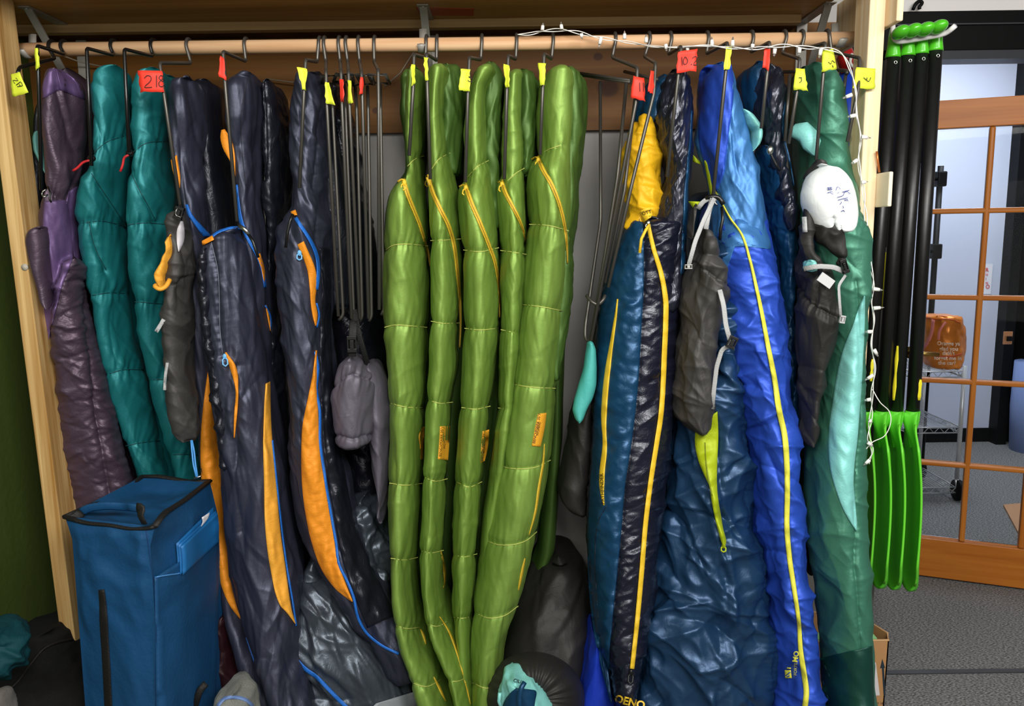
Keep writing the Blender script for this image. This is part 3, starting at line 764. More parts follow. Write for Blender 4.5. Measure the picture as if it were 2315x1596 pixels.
F_RGRND = fabric('bottle_green_shell', '#14463b', .45, .12, (20, 16, 10))
F_MINT = fabric('mint_shell', '#8ad6cf', .48, .2, (26, 16, 30), metal=.15)
F_YEL = fabric('yellow_lining', '#e9b41c', .5, .2, (22, 16, 22), spec=.3, metal=.1)
F_LIME = fabric('lime_lining', '#a9ba18', .5, .2, (22, 16, 22), spec=.3, metal=.1)
F_SACK = fabric('charcoal_sack', '#403e3c', .58, .2, (18, 14, 14), metal=.2)
F_SACKG = fabric('grey_sack', '#625d6a', .55, .2, (18, 14, 14), metal=.3)
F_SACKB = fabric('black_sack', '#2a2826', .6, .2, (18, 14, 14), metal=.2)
F_WHITE = fabric('pale_mint_cloth', '#f4fffe', .5, .15, (16, 14, 14), metal=0, spec=.4)
F_BOX = fabric('blue_canvas', '#164b78', .58, .08, (14, 14, 14), fine=.35, spec=.35, metal=.1)
F_TEALC = fabric('teal_jersey', '#0b3f46', .7, .3, (16, 14, 14), spec=.25, metal=0)
F_MAROON = fabric('maroon_shell', '#2e1319', .4, .3, (16, 14, 14))
F_COBALT = fabric('cobalt_shell', '#2447d8', .45, .2, (22, 14, 10))
Z_YEL = plain('yellow_zip_tape', '#e2bb33', .5, bump=.5, bs=400)
Z_YEL2 = plain('yellow_zip_bright', '#efc52c', .5, bump=.3, bs=400)
Z_LIME = plain('lime_zip_tape', '#e6e24a', .5, bump=.3, bs=400)
Z_BLUE = plain('blue_zip_tape', '#1f6fd0', .45, bump=.5, bs=400)
T_SEAM = plain('yellow_green_thread', '#b9bf62', .6)
T_TEAL = plain('dark_teal_thread', '#0a3f42', .6)
T_DARK = plain('dark_thread', '#15161d', .6)
T_GREY = plain('grey_thread', '#6d7080', .6)
M_LABEL = plain('amber_label', '#efa92a', .55, bump=.2, bs=200)
M_INKB = plain('black_ink', '#1c1710', .7)
M_METAL = plain('zip_metal', '#b9b9b4', .3, metal=1)
M_GREYWEB = plain('grey_webbing', '#b5b6b6', .6, bump=.4, bs=300)
M_BLKPL = plain('black_plastic', '#111111', .35)
M_BLKWEB = plain('black_webbing', '#1a1a1a', .7, bump=.5, bs=300)

def seamlines(name, lines, hosts, mat, parent, w=2.2, lift=.0015, label=None):
    for l in lines:
        V, Fc = stripsVF([l], w, hosts, lift=lift)
        mesh(name, V, Fc, mat, parent, label=label)
def pull(px, py, ang, ln, host, mat, parent, name='zip_pull'):
    """zip slider and tab"""
    D, t = cast(np.array([[px]], float), np.array([[py]], float), host)
    t = float(np.nan_to_num(t[0, 0], nan=2.4)); d = Vector(D[0, 0])
    c = CO + d * (t - .008)
    a = math.radians(ang); e = Vector(rays(px + ln * math.cos(a), py + ln * math.sin(a))); e = CO + e / e.length * (t - .012)
    s = (e - c)
    V1 = ball(c, .006, .004, .008, 10, 6)
    r = .0022; nrm = d.normalized(); sd = s.cross(nrm).normalized() * .006
    V2 = sweepVF([c, c + s * .35 + sd, c + s * .8 + sd, c + s, c + s * .8 - sd, c + s * .35 - sd, c], r, 6)
    V, Fc = joinVF([V1, V2]); return mesh(name, V, Fc, mat, parent)
# ================================================================ LEFT HALF BAGS
def bag(name, label, px, Yp, group='sleeping bags hanging from the rod', cat='sleeping bag'):
    b = Pz(px, 1650); return thing(name, label, cat, (float(P(px, 900, Yp)[0]), Yp + .1, 0.0), group)
W_SAT = [('soft', .006, 22, 1.6, 6), ('ridge', .0025, 34, 4, 12)]
W_CR = [('soft', .007, 12, 5, 15), ('billow', .005, 16, 34, 12), ('crease', .0035, 26, 40, -20)]
W_NAV = [('soft', .009, 16, 1.4, 5), ('soft', .003, 40, 4, 10)]
# --- dark bag and aqua bit behind the purple bag
t = bag('sleeping_bag', 'black sleeping bag mostly hidden behind the purple one, aqua lining showing', 90, 2.4)
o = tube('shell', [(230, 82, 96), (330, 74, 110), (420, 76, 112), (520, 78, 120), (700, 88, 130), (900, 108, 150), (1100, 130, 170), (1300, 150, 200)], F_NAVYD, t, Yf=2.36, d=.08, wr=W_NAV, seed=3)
o2 = tube('lining', [(296, 80, 88), (312, 74, 96), (340, 76, 100), (370, 90, 106), (396, 103, 108)], F_MINT, t, Yf=2.33, d=.03, cap=(6, 6), sig=3, wr=[('soft', .004, 20, 10, 0)], label='aqua lining')
# --- purple bag
t = bag('sleeping_bag', 'purple and plum mummy sleeping bag hanging beside the left post', 140, 2.25)
R = [(153, 112, 138), (166, 104, 166), (182, 98, 186), (205, 94, 194), (250, 92, 195), (300, 93, 194), (345, 98, 190), (390, 104, 183), (430, 100, 178), (462, 94, 178), (500, 92, 180), (560, 90, 186), (640, 90, 198), (720, 93, 208), (800, 103, 222), (900, 115, 246), (1000, 131, 272), (1080, 148, 298), (1160, 165, 315), (1300, 185, 335), (1420, 200, 345)]
body = tube('shell', R, F_PLUM, t, folds=[(26, .006, 90, 8, 85, 12)], Yf=[(153, 2.17), (430, 2.17), (700, 2.2), (1420, 2.30)], d=.12, cap=(14, 16), seed=2,
            wr=[('soft', .008, 30, 1.5, 4), ('ridge', .0015, 50, 3, 8)], seams=[dict(p=[(96, 222), (135, 204), (192, 222)], d=.004, w=10, k=.002), dict(p=[(133, 205), (160, 300), (172, 340)], d=.012, w=22, k=.002),
            dict(p=[(104, 425), (140, 455), (178, 415)], d=.008, w=14, k=.006), dict(p=[(152, 640), (130, 690), (118, 760), (125, 900), (150, 1100)], d=.006, w=16, k=.004),
            dict(p=[(190, 600), (203, 760), (215, 900), (235, 1040), (250, 1120)], d=.010, w=22, k=.008)])
low = tube('lower_quilt', [(585, 150, 192), (640, 130, 200), (700, 118, 206), (800, 120, 224), (900, 128, 247), (1000, 138, 273), (1080, 150, 299), (1160, 166, 316), (1300, 186, 336)], F_PLUM, t, folds=[(150, .0055, 34, 4.5, 18, 16), (90, .0045, 30, 4, -24, 14)], Yf=[(585, 2.17), (700, 2.165), (1300, 2.27)], d=.07, cap=(30, 10), seed=8, step=3, nf=80,
           wr=[('soft', .008, 10, 5, 10), ('billow', .003, 10, 26, 18)], seams=[dict(p=[(196, 640), (203, 760), (213, 900), (235, 1040), (250, 1140)], d=.012, w=12, k=.010)])
rear(t, R, 26, F_PLUM, Yf=2.36, y1=1160)
MIDC = [(126, 155), (132, 180), (135, 203)]
panel('hood_cap', [(112, 157), (99, 182), (94, 225)], MIDC, [body], F_PURP, t, label='brighter purple hood cap', k=12, puff=0, lift=.002)
panel('hood_cap', MIDC, [(138, 157), (176, 184), (193, 226)], [body], F_PURP, t, label='brighter purple hood cap', k=26, puff=0, lift=.002, wr=[('ridge', .003, 50, 4, 10)])
panel('side_panel', [(100, 455), (96, 520), (94, 600), (96, 700), (104, 800)], [(150, 452), (168, 520), (165, 580), (140, 650), (116, 740)], [body, low], F_PURP, t, label='brighter purple side panel', k=16, puff=.004, n=60, wr=[('ridge', .004, 40, 5, 6), ('soft', .005, 18, 3, 0)])
panel('side_panel', [(155, 432), (150, 460), (158, 520), (168, 580)], [(177, 420), (180, 480), (183, 560), (188, 600)], [body], F_PURP, t, k=8, puff=.003, n=40)
fl = tube('draft_flap', [(512, 76, 112), (524, 62, 114), (545, 57, 116), (580, 62, 118), (620, 72, 120), (660, 84, 122), (700, 92, 122)], F_PLUM, t, Yf=2.15, d=.04, cap=(10, 26), sig=4, wr=[('soft', .005, 20, 8, 20)], seed=6)
V, Fc = sweepVF([P(105, 428, 2.14), P(97, 432, 2.135), P(94, 440, 2.135), P(100, 446, 2.13), P(108, 440, 2.14)], .0022, 6, round_=.006); mesh('cord_loop', V, Fc, M_METAL, t)
V, Fc = sweepVF([P(108, 422, 2.14), P(114, 436, 2.13), P(112, 450, 2.13), P(116, 458, 2.13)], .0026, 6); mesh('toggle_cord', V, Fc, M_BLKPL, t)
# --- teal bags
def teal(label, R, Y, seams, flap, cords, seed):
    t = bag('sleeping_bag', label, sum(R[0][1:]) / 2, Y)
    b = tube('shell', R, F_TEAL, t, folds=[(50, .006, 75, 8, 62, 16), (20, .004, 40, 6, 20, 30)], Yf=[(R[0][0], Y), (400, Y - .01), (1100, Y + .12)], d=.13, cap=(16, 14), seed=seed,
             wr=[('soft', .008, 12, 1.8, -8), ('soft', .006, 16, 5, -28), ('ridge', .0018, 18, 4, -32)],
             seams=[dict(p=p, d=.006, w=16, k=.005) for p in seams] + [dict(p=p, d=.010, w=12, k=.004) for p in flap])
    rear(t, R, 34, F_TEAL, Yf=2.38, y0=170)
    seamlines('seam', seams + flap, [b], T_TEAL, t, 1.8)
    for c in cords:
        V, Fc = sweepVF([P(x, y, Y - .035) for x, y in c], .0032, 6, round_=.01); mesh('red_cord', V, Fc, plain('red_cord', '#c8252c', .5), t, label='red drawcord')
    x, y = cords[0][0]; V, Fc = ball(P(x + 2, y - 4, Y - .03), .011, .009, .009, 12, 8); mesh('cord_lock', V, Fc, M_BLKPL, t)
    return t, b
teal('teal sleeping bag nearest the purple one, red drawcord at neck',
     [(147, 232, 292), (165, 210, 298), (200, 204, 298), (250, 205, 295), (300, 208, 292), (345, 212, 290), (375, 204, 288), (400, 193, 285), (430, 180, 284), (480, 177, 285), (540, 184, 284), (600, 194, 285), (660, 205, 288), (750, 218, 300), (840, 238, 326), (900, 252, 340), (1000, 283, 362), (1075, 310, 388), (1200, 340, 410), (1320, 350, 420)],
     2.19, [[(212, 345), (240, 322), (285, 306)], [(180, 505), (230, 500), (285, 512)], [(208, 668), (245, 662), (288, 664)], [(242, 846), (280, 836), (326, 836)], [(284, 1008), (325, 1000), (362, 996)]],
     [[(207, 392), (228, 425), (255, 465), (284, 510)], [(200, 500), (215, 560), (240, 610)]], [[(205, 362), (188, 366), (175, 380), (165, 386)]], 11)
teal('teal sleeping bag under the black hanger, red drawcord, behind the black sack',
     [(152, 318, 380), (170, 303, 398), (200, 298, 402), (250, 296, 400), (300, 297, 392), (345, 300, 390), (385, 294, 392), (410, 286, 396), (440, 284, 398), (500, 286, 402), (600, 292, 405), (680, 304, 412), (760, 316, 420), (860, 340, 432), (1000, 378, 452), (1075, 398, 468), (1200, 420, 480), (1320, 430, 490)],
     2.20, [[(300, 344), (330, 324), (390, 320)], [(287, 508), (330, 504), (400, 510)], [(304, 682), (340, 685), (400, 690)], [(340, 858), (375, 858), (430, 862)], [(385, 1028), (420, 1027), (456, 1030)]],
     [[(297, 392), (315, 430), (335, 465), (352, 500)]], [[(291, 350), (280, 356), (278, 372), (272, 388)]], 15)
# --- navy bag A (tag 218)
t = bag('sleeping_bag', 'navy sleeping bag behind the red 218 tag, orange stripe behind blue box', 450, 2.25)
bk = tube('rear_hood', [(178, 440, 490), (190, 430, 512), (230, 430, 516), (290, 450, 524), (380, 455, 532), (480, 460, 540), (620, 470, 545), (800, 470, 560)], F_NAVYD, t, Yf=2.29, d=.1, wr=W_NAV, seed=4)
A = tube('shell', [(173, 400, 452), (190, 388, 472), (220, 384, 482), (260, 384, 484), (300, 385, 478), (350, 390, 474), (400, 398, 474), (450, 410, 478), (500, 416, 484), (560, 412, 492), (650, 420, 502), (800, 432, 515), (900, 445, 522), (1000, 450, 526), (1150, 460, 538), (1300, 490, 560), (1400, 508, 585), (1500, 540, 625), (1620, 590, 690)], F_NAVY, t, folds=[(40, .006, 120, 7, 86, 8)],
         Yf=[(173, 2.19), (500, 2.19), (1000, 2.21), (1620, 2.08)], d=.12, cap=(14, 10), seed=5, wr=[('soft', .010, 20, 1.3, 3), ('soft', .0025, 50, 3, 8)], seams=[dict(p=[(430, 178), (440, 300), (470, 420)], d=.006, w=12, k=.002)])
panel('orange_stripe', [(472, 824), (464, 880), (457, 940), (453, 1000), (455, 1080), (462, 1150), (475, 1230), (495, 1310), (520, 1370), (549, 1407)], [(477, 826), (484, 880), (495, 950), (500, 1010), (508, 1060), (513, 1130), (520, 1200), (528, 1300), (540, 1360), (551, 1406)], [A], F_ORG, t, k=12, puff=.008, n=110, lift=.004, wr=[('billow', .004, 16, 50, 25)], label='orange side stripe')
strip('zipper', [(501, 1005), (508, 1060), (514, 1120), (519, 1180)], 5, [A], Z_BLUE, t, label='blue zip')
strip('zipper', [(560, 1440), (580, 1500), (602, 1550), (628, 1600)], 9, [A], Z_BLUE, t)
panel('zipper', [(419, 462), (424, 484), (440, 508), (460, 535)], [(425, 462), (434, 484), (456, 510), (478, 533)], [A], Z_BLUE, t, k=3, lift=.004)
panel('lining', [(386, 362), (390, 385), (397, 408), (402, 425)], [(400, 350), (404, 375), (408, 400), (407, 425)], [A], F_ORG, t, k=4, puff=.006, label='orange lining')
# --- navy bag B
t = bag('sleeping_bag', 'navy sleeping bag with silver zip pull, blue-edged front flap and orange stripes', 560, 2.2)
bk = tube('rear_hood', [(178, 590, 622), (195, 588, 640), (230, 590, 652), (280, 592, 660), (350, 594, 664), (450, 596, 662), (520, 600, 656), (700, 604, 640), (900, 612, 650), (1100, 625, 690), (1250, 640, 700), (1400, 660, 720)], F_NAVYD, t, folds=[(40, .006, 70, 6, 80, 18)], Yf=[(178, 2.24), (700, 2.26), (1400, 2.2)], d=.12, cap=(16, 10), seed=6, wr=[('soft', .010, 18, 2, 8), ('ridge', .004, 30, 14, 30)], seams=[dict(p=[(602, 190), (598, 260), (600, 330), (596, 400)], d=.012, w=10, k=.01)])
hd = tube('hood', [(163, 545, 585), (176, 526, 604), (200, 517, 610), (250, 516, 612), (300, 522, 606), (350, 528, 598), (400, 532, 592), (460, 540, 590), (520, 548, 600), (600, 555, 608), (760, 560, 615)], F_NAVY, t, folds=[(30, .006, 140, 7, 88, 6)], Yf=2.17, d=.13, cap=(14, 10), seed=7, wr=[('soft', .010, 26, 1.1, 3), ('soft', .0025, 70, 3, 4)])
B = tube('shell', [(514, 525, 552), (522, 500, 566), (536, 474, 578), (555, 456, 588), (590, 446, 598), (640, 444, 604), (700, 450, 610), (780, 462, 614), (860, 480, 618), (1000, 496, 640), (1150, 510, 664), (1300, 527, 688), (1400, 546, 688), (1500, 574, 692), (1620, 625, 722)], F_NAVY, t, folds=[(70, .006, 150, 8, 87, 9), (30, .004, 60, 6, 60, 20)],
         Yf=[(514, 2.12), (800, 2.11), (1300, 2.08), (1620, 1.98)], d=.13, cap=(20, 10), seed=9, step=3, nf=90, sig=5, wr=[('soft', .012, 17, 1.2, 2), ('soft', .003, 50, 3, 6), ('ridge', .002, 24, 5, 16)],
         seams=[dict(p=[(478, 550), (492, 610), (495, 680), (497, 740), (503, 800)], d=.010, w=18, k=.008), dict(p=[(536, 830), (532, 980), (530, 1080), (540, 1200)], d=.010, w=14, k=.003), dict(p=[(500, 600), (505, 640)], d=.0, w=18, k=0)])
quilt = tube('side_quilt', [(560, 452, 480), (600, 446, 490), (680, 450, 495), (760, 462, 500), (840, 474, 520), (940, 487, 530), (1000, 496, 532), (1070, 502, 533)], F_NAVYD, t, folds=[(50, .006, 45, 5, 30, 20)], Yf=2.105, d=.05, cap=(30, 30), seed=12, wr=[('billow', .005, 12, 28, 30), ('ridge', .002, 24, 30, -20)])
seamlines('seam', [[(478, 548), (492, 610), (496, 680), (497, 740), (503, 800)]], [B, quilt], T_GREY, t, 1.6, lift=.006)
panel('orange_stripe', [(600, 868), (597, 930), (595, 1000), (597, 1100), (600, 1200), (612, 1290), (633, 1368), (648, 1385), (667, 1411)], [(611, 862), (613, 950), (616, 1000), (625, 1100), (634, 1200), (645, 1280), (653, 1340), (660, 1380), (669, 1410)], [B], F_ORGL, t, k=8, n=110, puff=.006, lift=.004, wr=[('billow', .003, 16, 50, 30)], label='yellow-orange side stripe')
panel('orange_gusset', [(508, 797), (519, 830), (532, 880), (529, 940), (528, 990)], [(512, 796), (534, 830), (539, 880), (536, 940), (531, 990)], [B, quilt], F_ORG, t, k=4, puff=.004, lift=.007, n=50, label='orange gusset')
panel('orange_gusset', [(580, 578), (590, 605), (597, 640)], [(588, 572), (598, 605), (600, 640)], [B, hd], F_ORG, t, k=3, lift=.006)
panel('orange_gusset', [(600, 690), (605, 720), (611, 748)], [(603, 690), (610, 720), (613, 748)], [B, hd, bk], F_ORG, t, k=3, lift=.006)
strip('zipper', [(478, 536), (490, 526), (510, 518), (530, 514), (548, 517)], 6, [B, hd], Z_BLUE, t, label='blue zip', lift=.004, dflt=2.13)
strip('zipper', [(533, 418), (536, 450), (542, 490), (552, 520), (566, 548), (584, 580), (594, 610), (600, 650)], [9, 10, 9, 9, 6], [B, hd], Z_BLUE, t, k=3, lift=.005)
strip('zipper', [(600, 690), (612, 715), (613, 745)], 3.5, [B, hd, bk], Z_BLUE, t, lift=.008)
strip('zipper', [(616, 995), (627, 1100), (638, 1200), (650, 1290), (662, 1360), (670, 1415)], 4, [B], Z_BLUE, t, lift=.006)
panel('lining', [(500, 294), (498, 310), (506, 340), (520, 362)], [(508, 292), (522, 315), (530, 345), (532, 400)], [hd], F_ORG, t, k=5, puff=.008, lift=.004, label='orange lining', dflt=2.2)
panel('lining', [(456, 545), (458, 555)], [(480, 532), (484, 542)], [B], F_ORG, t, k=4, puff=.004, lift=.006, n=8, dflt=2.14)
V, Fc = sweepVF([P(540, 510, 2.09), P(552, 518, 2.085), P(563, 530, 2.085)], .0055, 8, flat=(.5, 1)); mesh('zip_slider', V, Fc, M_METAL, t)
V, Fc = sweepVF([P(562, 530, 2.085), P(572, 546, 2.08), (P(578, 565, 2.08)), P(584, 582, 2.085)], .0042, 8); mesh('pull_cord', V, Fc, M_BLKPL, t)
pull(508, 806, 85, 22, [B], plain('pale_blue_plastic', '#6fb4e8', .4), t)
seamlines('seam', [[(560, 176), (545, 260), (548, 350), (556, 420)]], [hd], T_DARK, t, 1.4)
# --- navy bag C
t = bag('sleeping_bag', 'navy sleeping bag with the widest orange stripe, tail curving right', 700, 2.2)
C1 = tube('shell', [(163, 694, 730), (172, 676, 738), (210, 664, 748), (250, 656, 754), (300, 655, 756), (360, 660, 754), (420, 666, 752), (470, 664, 750), (488, 648, 750), (520, 634, 750), (560, 631, 750), (650, 634, 750), (740, 641, 750), (800, 643, 752), (900, 647, 760), (1000, 652, 774), (1100, 664, 792), (1200, 688, 812), (1290, 722, 846), (1360, 764, 885), (1420, 806, 920), (1480, 850, 950), (1540, 880, 960)], F_NAVY, t, folds=[(60, .007, 90, 7, 62, 16), (40, .006, 130, 8, 84, 9)],
          Yf=[(163, 2.18), (470, 2.18), (500, 2.13), (1000, 2.12), (1300, 2.11), (1540, 2.13)], d=.12, cap=(12, 30), seed=14, sig=6, step=3, nf=90, wr=[('soft', .011, 18, 1.5, -4), ('ridge', .0035, 26, 5, 24), ('soft', .003, 44, 6, 20)],
          seams=[dict(p=[(728, 225), (718, 290), (716, 350), (710, 420)], d=.006, w=10, k=.004), dict(p=[(716, 480), (740, 700), (735, 900), (745, 1100)], d=.006, w=14, k=.003)])
panel('orange_stripe', [(672, 553), (684, 580), (695, 612), (700, 650), (703, 690), (708, 720), (713, 737)], [(687, 545), (700, 575), (712, 605), (717, 640), (713, 680), (718, 710), (716, 736)], [C1], F_ORG, t, k=6, n=50, puff=.004, lift=.004, label='orange side stripe')
panel('orange_stripe', [(713, 792), (706, 850), (696, 900), (684, 960), (681, 1020), (683, 1100), (691, 1165), (706, 1232), (727, 1288), (757, 1330), (795, 1361)], [(717, 792), (717, 850), (719, 920), (722, 980), (725, 1030), (733, 1080), (745, 1150), (757, 1220), (765, 1270), (782, 1320), (798, 1359)], [C1], F_ORG, t, k=14, n=130, puff=.007, lift=.004, wr=[('billow', .0035, 16, 50, 30)], label='wide orange side stripe')
panel('black_quilt', [(722, 560), (728, 640), (724, 740), (726, 900), (734, 1030), (752, 1150), (770, 1250), (800, 1345), (830, 1420)], [(747, 560), (749, 640), (749, 740), (757, 900), (774, 1030), (796, 1150), (820, 1230), (856, 1310), (893, 1390)], [C1], F_NAVYD, t, k=14, n=160, puff=.008, lift=.003, label='glossy black quilted back', wr=[('ridge', .008, 14, 14, 40), ('soft', .006, 16, 16, 0)])
strip('zipper', [(668, 492), (678, 508), (692, 528), (708, 556), (718, 585), (720, 615), (716, 655)], 8, [C1], Z_BLUE, t, k=3, lift=.005, label='blue zip')
strip('zipper', [(716, 685), (722, 712), (717, 740)], 4, [C1], Z_BLUE, t, lift=.005)
strip('zipper', [(713, 795), (719, 830), (716, 880), (723, 930), (724, 1000), (735, 1080), (748, 1160), (760, 1230), (766, 1275), (784, 1312), (800, 1352), (808, 1392), (828, 1430), (864, 1460), (902, 1478)], 6, [C1], Z_BLUE, t, lift=.006)
V, Fc = sweepVF([P(662, 484, 2.1), P(656, 500, 2.095), P(650, 525, 2.095), P(646, 560, 2.095)], .0042, 8); mesh('pull_cord', V, Fc, M_BLKPL, t)
pull(677, 572, 92, 16, [C1], MC['pale_blue_plastic'], t)
V, Fc = panelVF([(657, 478), (660, 488)], [(668, 474), (672, 486)], [C1], n=5, k=3, puff=.004, lift=.006); mesh('lining', V, Fc, F_ORG, t)
rb = tube('rear_hood', [(162, 710, 735), (180, 706, 748), (215, 705, 757), (300, 715, 768), (420, 722, 790), (560, 735, 810), (700, 738, 815)], F_NAVYD, t, Yf=2.26, d=.08, wr=W_NAV, seed=18)
# --- black bag behind the empty hangers
t = bag('sleeping_bag', 'black sleeping bag in shadow behind the empty hangers', 800, 2.42)
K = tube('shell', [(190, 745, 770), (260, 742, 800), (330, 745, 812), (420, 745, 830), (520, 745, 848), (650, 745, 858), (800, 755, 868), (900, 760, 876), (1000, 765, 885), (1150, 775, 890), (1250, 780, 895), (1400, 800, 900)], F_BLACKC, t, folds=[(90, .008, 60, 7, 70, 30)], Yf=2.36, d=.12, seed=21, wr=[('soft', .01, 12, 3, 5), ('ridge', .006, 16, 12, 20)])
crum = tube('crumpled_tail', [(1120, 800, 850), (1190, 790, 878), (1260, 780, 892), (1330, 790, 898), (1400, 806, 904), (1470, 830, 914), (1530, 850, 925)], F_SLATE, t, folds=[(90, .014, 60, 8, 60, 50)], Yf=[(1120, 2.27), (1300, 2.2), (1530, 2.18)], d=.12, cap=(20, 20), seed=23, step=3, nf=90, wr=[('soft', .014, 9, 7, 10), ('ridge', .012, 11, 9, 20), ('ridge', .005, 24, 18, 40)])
# --- slate foot sections (bottom)
t = bag('sleeping_bag', 'slate-grey foot end of a sleeping bag spread on the floor, blue zip along it', 780, 2.0, cat='sleeping bag')
S = tube('foot_shell', [(1270, 692, 730), (1350, 680, 790), (1420, 668, 856), (1480, 655, 900), (1540, 640, 930), (1620, 620, 950), (1700, 620, 950)], F_SLATE, t, folds=[(70, .014, 170, 10, 60, 12), (24, .007, 60, 8, 30, 30)], Yf=[(1270, 2.19), (1450, 2.11), (1700, 2.05)], d=.16, cap=(40, 20), seed=25, step=3, nf=110, wr=[('soft', .018, 9, 2.2, 20), ('ridge', .004, 13, 1.6, 30)])
strip('zipper', [(668, 1490), (690, 1512), (715, 1530), (738, 1553), (760, 1576), (790, 1605)], 9, [S], Z_BLUE, t, k=3, lift=.008, label='blue zip')
V, Fc = panelVF([(850, 1590), (830, 1610)], [(942, 1562), (950, 1610)], [S], n=8, k=8, puff=.004, lift=.01, dflt=2.1); mesh('grey_patch', V, Fc, plain('light_grey_cloth', '#8a9096', .5), t)

# ================================================================ GREEN BAGS
def green(label, rows, back, Yb, seams, zipc, lab, piping, seed, text=True, hoodseam=None, extra=()):
    x0 = (rows[0][1] + rows[0][2]) / 2
    t = bag('sleeping_bag', label, x0, 2.2, group='green sleeping bags')
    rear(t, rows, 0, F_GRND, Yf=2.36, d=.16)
    rear(t, rows, 26 if x0 < 1110 else -22, F_GRND, Yf=2.44, d=.06, y0=450)  # extra fold added across the gap, its dark green standing for deep shade
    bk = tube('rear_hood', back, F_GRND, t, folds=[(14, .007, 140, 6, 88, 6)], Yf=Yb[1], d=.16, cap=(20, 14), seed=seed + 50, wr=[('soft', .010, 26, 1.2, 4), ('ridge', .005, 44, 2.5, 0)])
    zy = zipc[0][1]
    b = tube('shell', rows, F_GRN, t, folds=[(30, .0028, 55, 7, -50, 25), (10, .003, 160, 9, 88, 4)], Yf=[(rows[0][0], Yb[0]), (zy - 12, Yb[0]), (zy + 22, Yb[0] - .035), (1000, Yb[0] - .03), (1620, Yb[2])], d=.17, cap=(12, 8), seed=seed, step=3.5, nf=76, sig=5,
             wr=[('soft', .006, 16, 1.0, -3), ('soft', .0022, 44, 2.2, 6), ('soft', .0022, 14, 9, 30)] + list(extra),
             seams=[dict(p=s, d=.0055, w=17, k=.0035) for s in seams] + [dict(p=zipc, d=.009, w=8, k=.003)] + ([dict(p=h, d=.005, w=14, k=.003) for h in (hoodseam or [])]))
    seamlines('seam', seams + (hoodseam or []), [b], T_SEAM, t, 1.9, lift=.0024)
    strip('zipper', zipc, [10, 10, 9, 8, 5, 3], [b, bk], Z_YEL, t, k=4, lift=.003, puff=.003, label='yellow zip')
    # dark zip coil beside the centre
    A, B = offs(zipc, 1.5); V, Q = panelVF(B, A, [b, bk], n=len(A), k=1, lift=.0072, puff=0, rim=.001); mesh('zip_coil', V, Q, plain('ochre_coil', '#a37a1c', .5), t)
    x, y = zipc[0]
    V, Fc = stripsVF([[(x - 14, y + 3), (x - 6, y - 2), (x + 4, y)], [(x + 1, y - 6), (x + 4, y + 8)]], 5, [b, bk], lift=.006); mesh('zip_end', V, Fc, Z_YEL, t)
    pull(x + 1, y + 5, 100, 17, [b, bk], Z_YEL2, t)
    if lab:
        L, Rr = lab
        lb = panel('fabric_label', L, Rr, [b], M_LABEL, t, k=4, puff=.0015, lift=.002, n=16, label='amber sewn label with lettering', smooth=2)
        if text:
            xb = (L[-1][0] * .82 + Rr[-1][0] * .18) + 4; yb = L[-1][1] - 5
            ang = math.degrees(math.atan2(L[0][1] - L[-1][1], L[0][0] - L[-1][0]))
            decal_text('lettering', 'BENCHMARK 35°F', xb, yb, 8.6, ang, [lb], M_INKB, t, lift=.0015)
            xb = (L[-1][0] * .45 + Rr[-1][0] * .55) + 4
            decal_text('lettering', 'WOMENS', xb, yb - 18, 7, ang, [lb], M_INKB, t, lift=.0015)
    for p in piping:
        A = strip('side_piping', p, [2, 5, 6, 5, 2], [b], Z_YEL, t, k=2, lift=.003, puff=.002, label='yellow piping')
    return t, b
green('leftmost green sleeping bag, yellow zip, amber label half hidden',
      [(153, 932, 956), (165, 920, 964), (200, 917, 964), (260, 916, 962), (320, 918, 960), (370, 922, 960), (395, 920, 960), (408, 905, 960), (420, 890, 961), (440, 880, 963), (480, 873, 966), (560, 871, 971), (680, 867, 972), (740, 868, 969), (800, 874, 967), (900, 881, 963), (1000, 883, 958), (1095, 880, 955), (1200, 880, 951), (1262, 881, 947), (1330, 886, 946), (1400, 893, 952), (1460, 905, 970), (1520, 924, 995), (1600, 948, 1022), (1660, 965, 1040)],
      [(160, 914, 935), (190, 913, 950), (250, 913, 950), (330, 917, 950), (420, 925, 950)], (2.17, 2.24, 2.03),
      [[(872, 566), (885, 556), (910, 552), (968, 556)], [(869, 740), (890, 735), (930, 737), (966, 740)], [(884, 912), (915, 920), (958, 922)], [(880, 1092), (915, 1097), (955, 1093)], [(883, 1262), (915, 1266), (945, 1260)], [(896, 1415), (920, 1421), (950, 1418)], [(935, 1545), (965, 1552), (998, 1535)]],
      [(913, 408), (922, 440), (936, 475), (950, 510), (962, 550), (969, 575), (972, 602)], ([(955, 966), (947, 985), (949, 1005), (951, 1040)], [(960, 964), (959, 985), (957, 1010), (957, 1038)]),
      [[(951, 1422), (958, 1436), (963, 1456)], [(981, 1530), (992, 1552), (1008, 1585)]], 31, text=False, hoodseam=[[(921, 376), (938, 360), (960, 352)]])
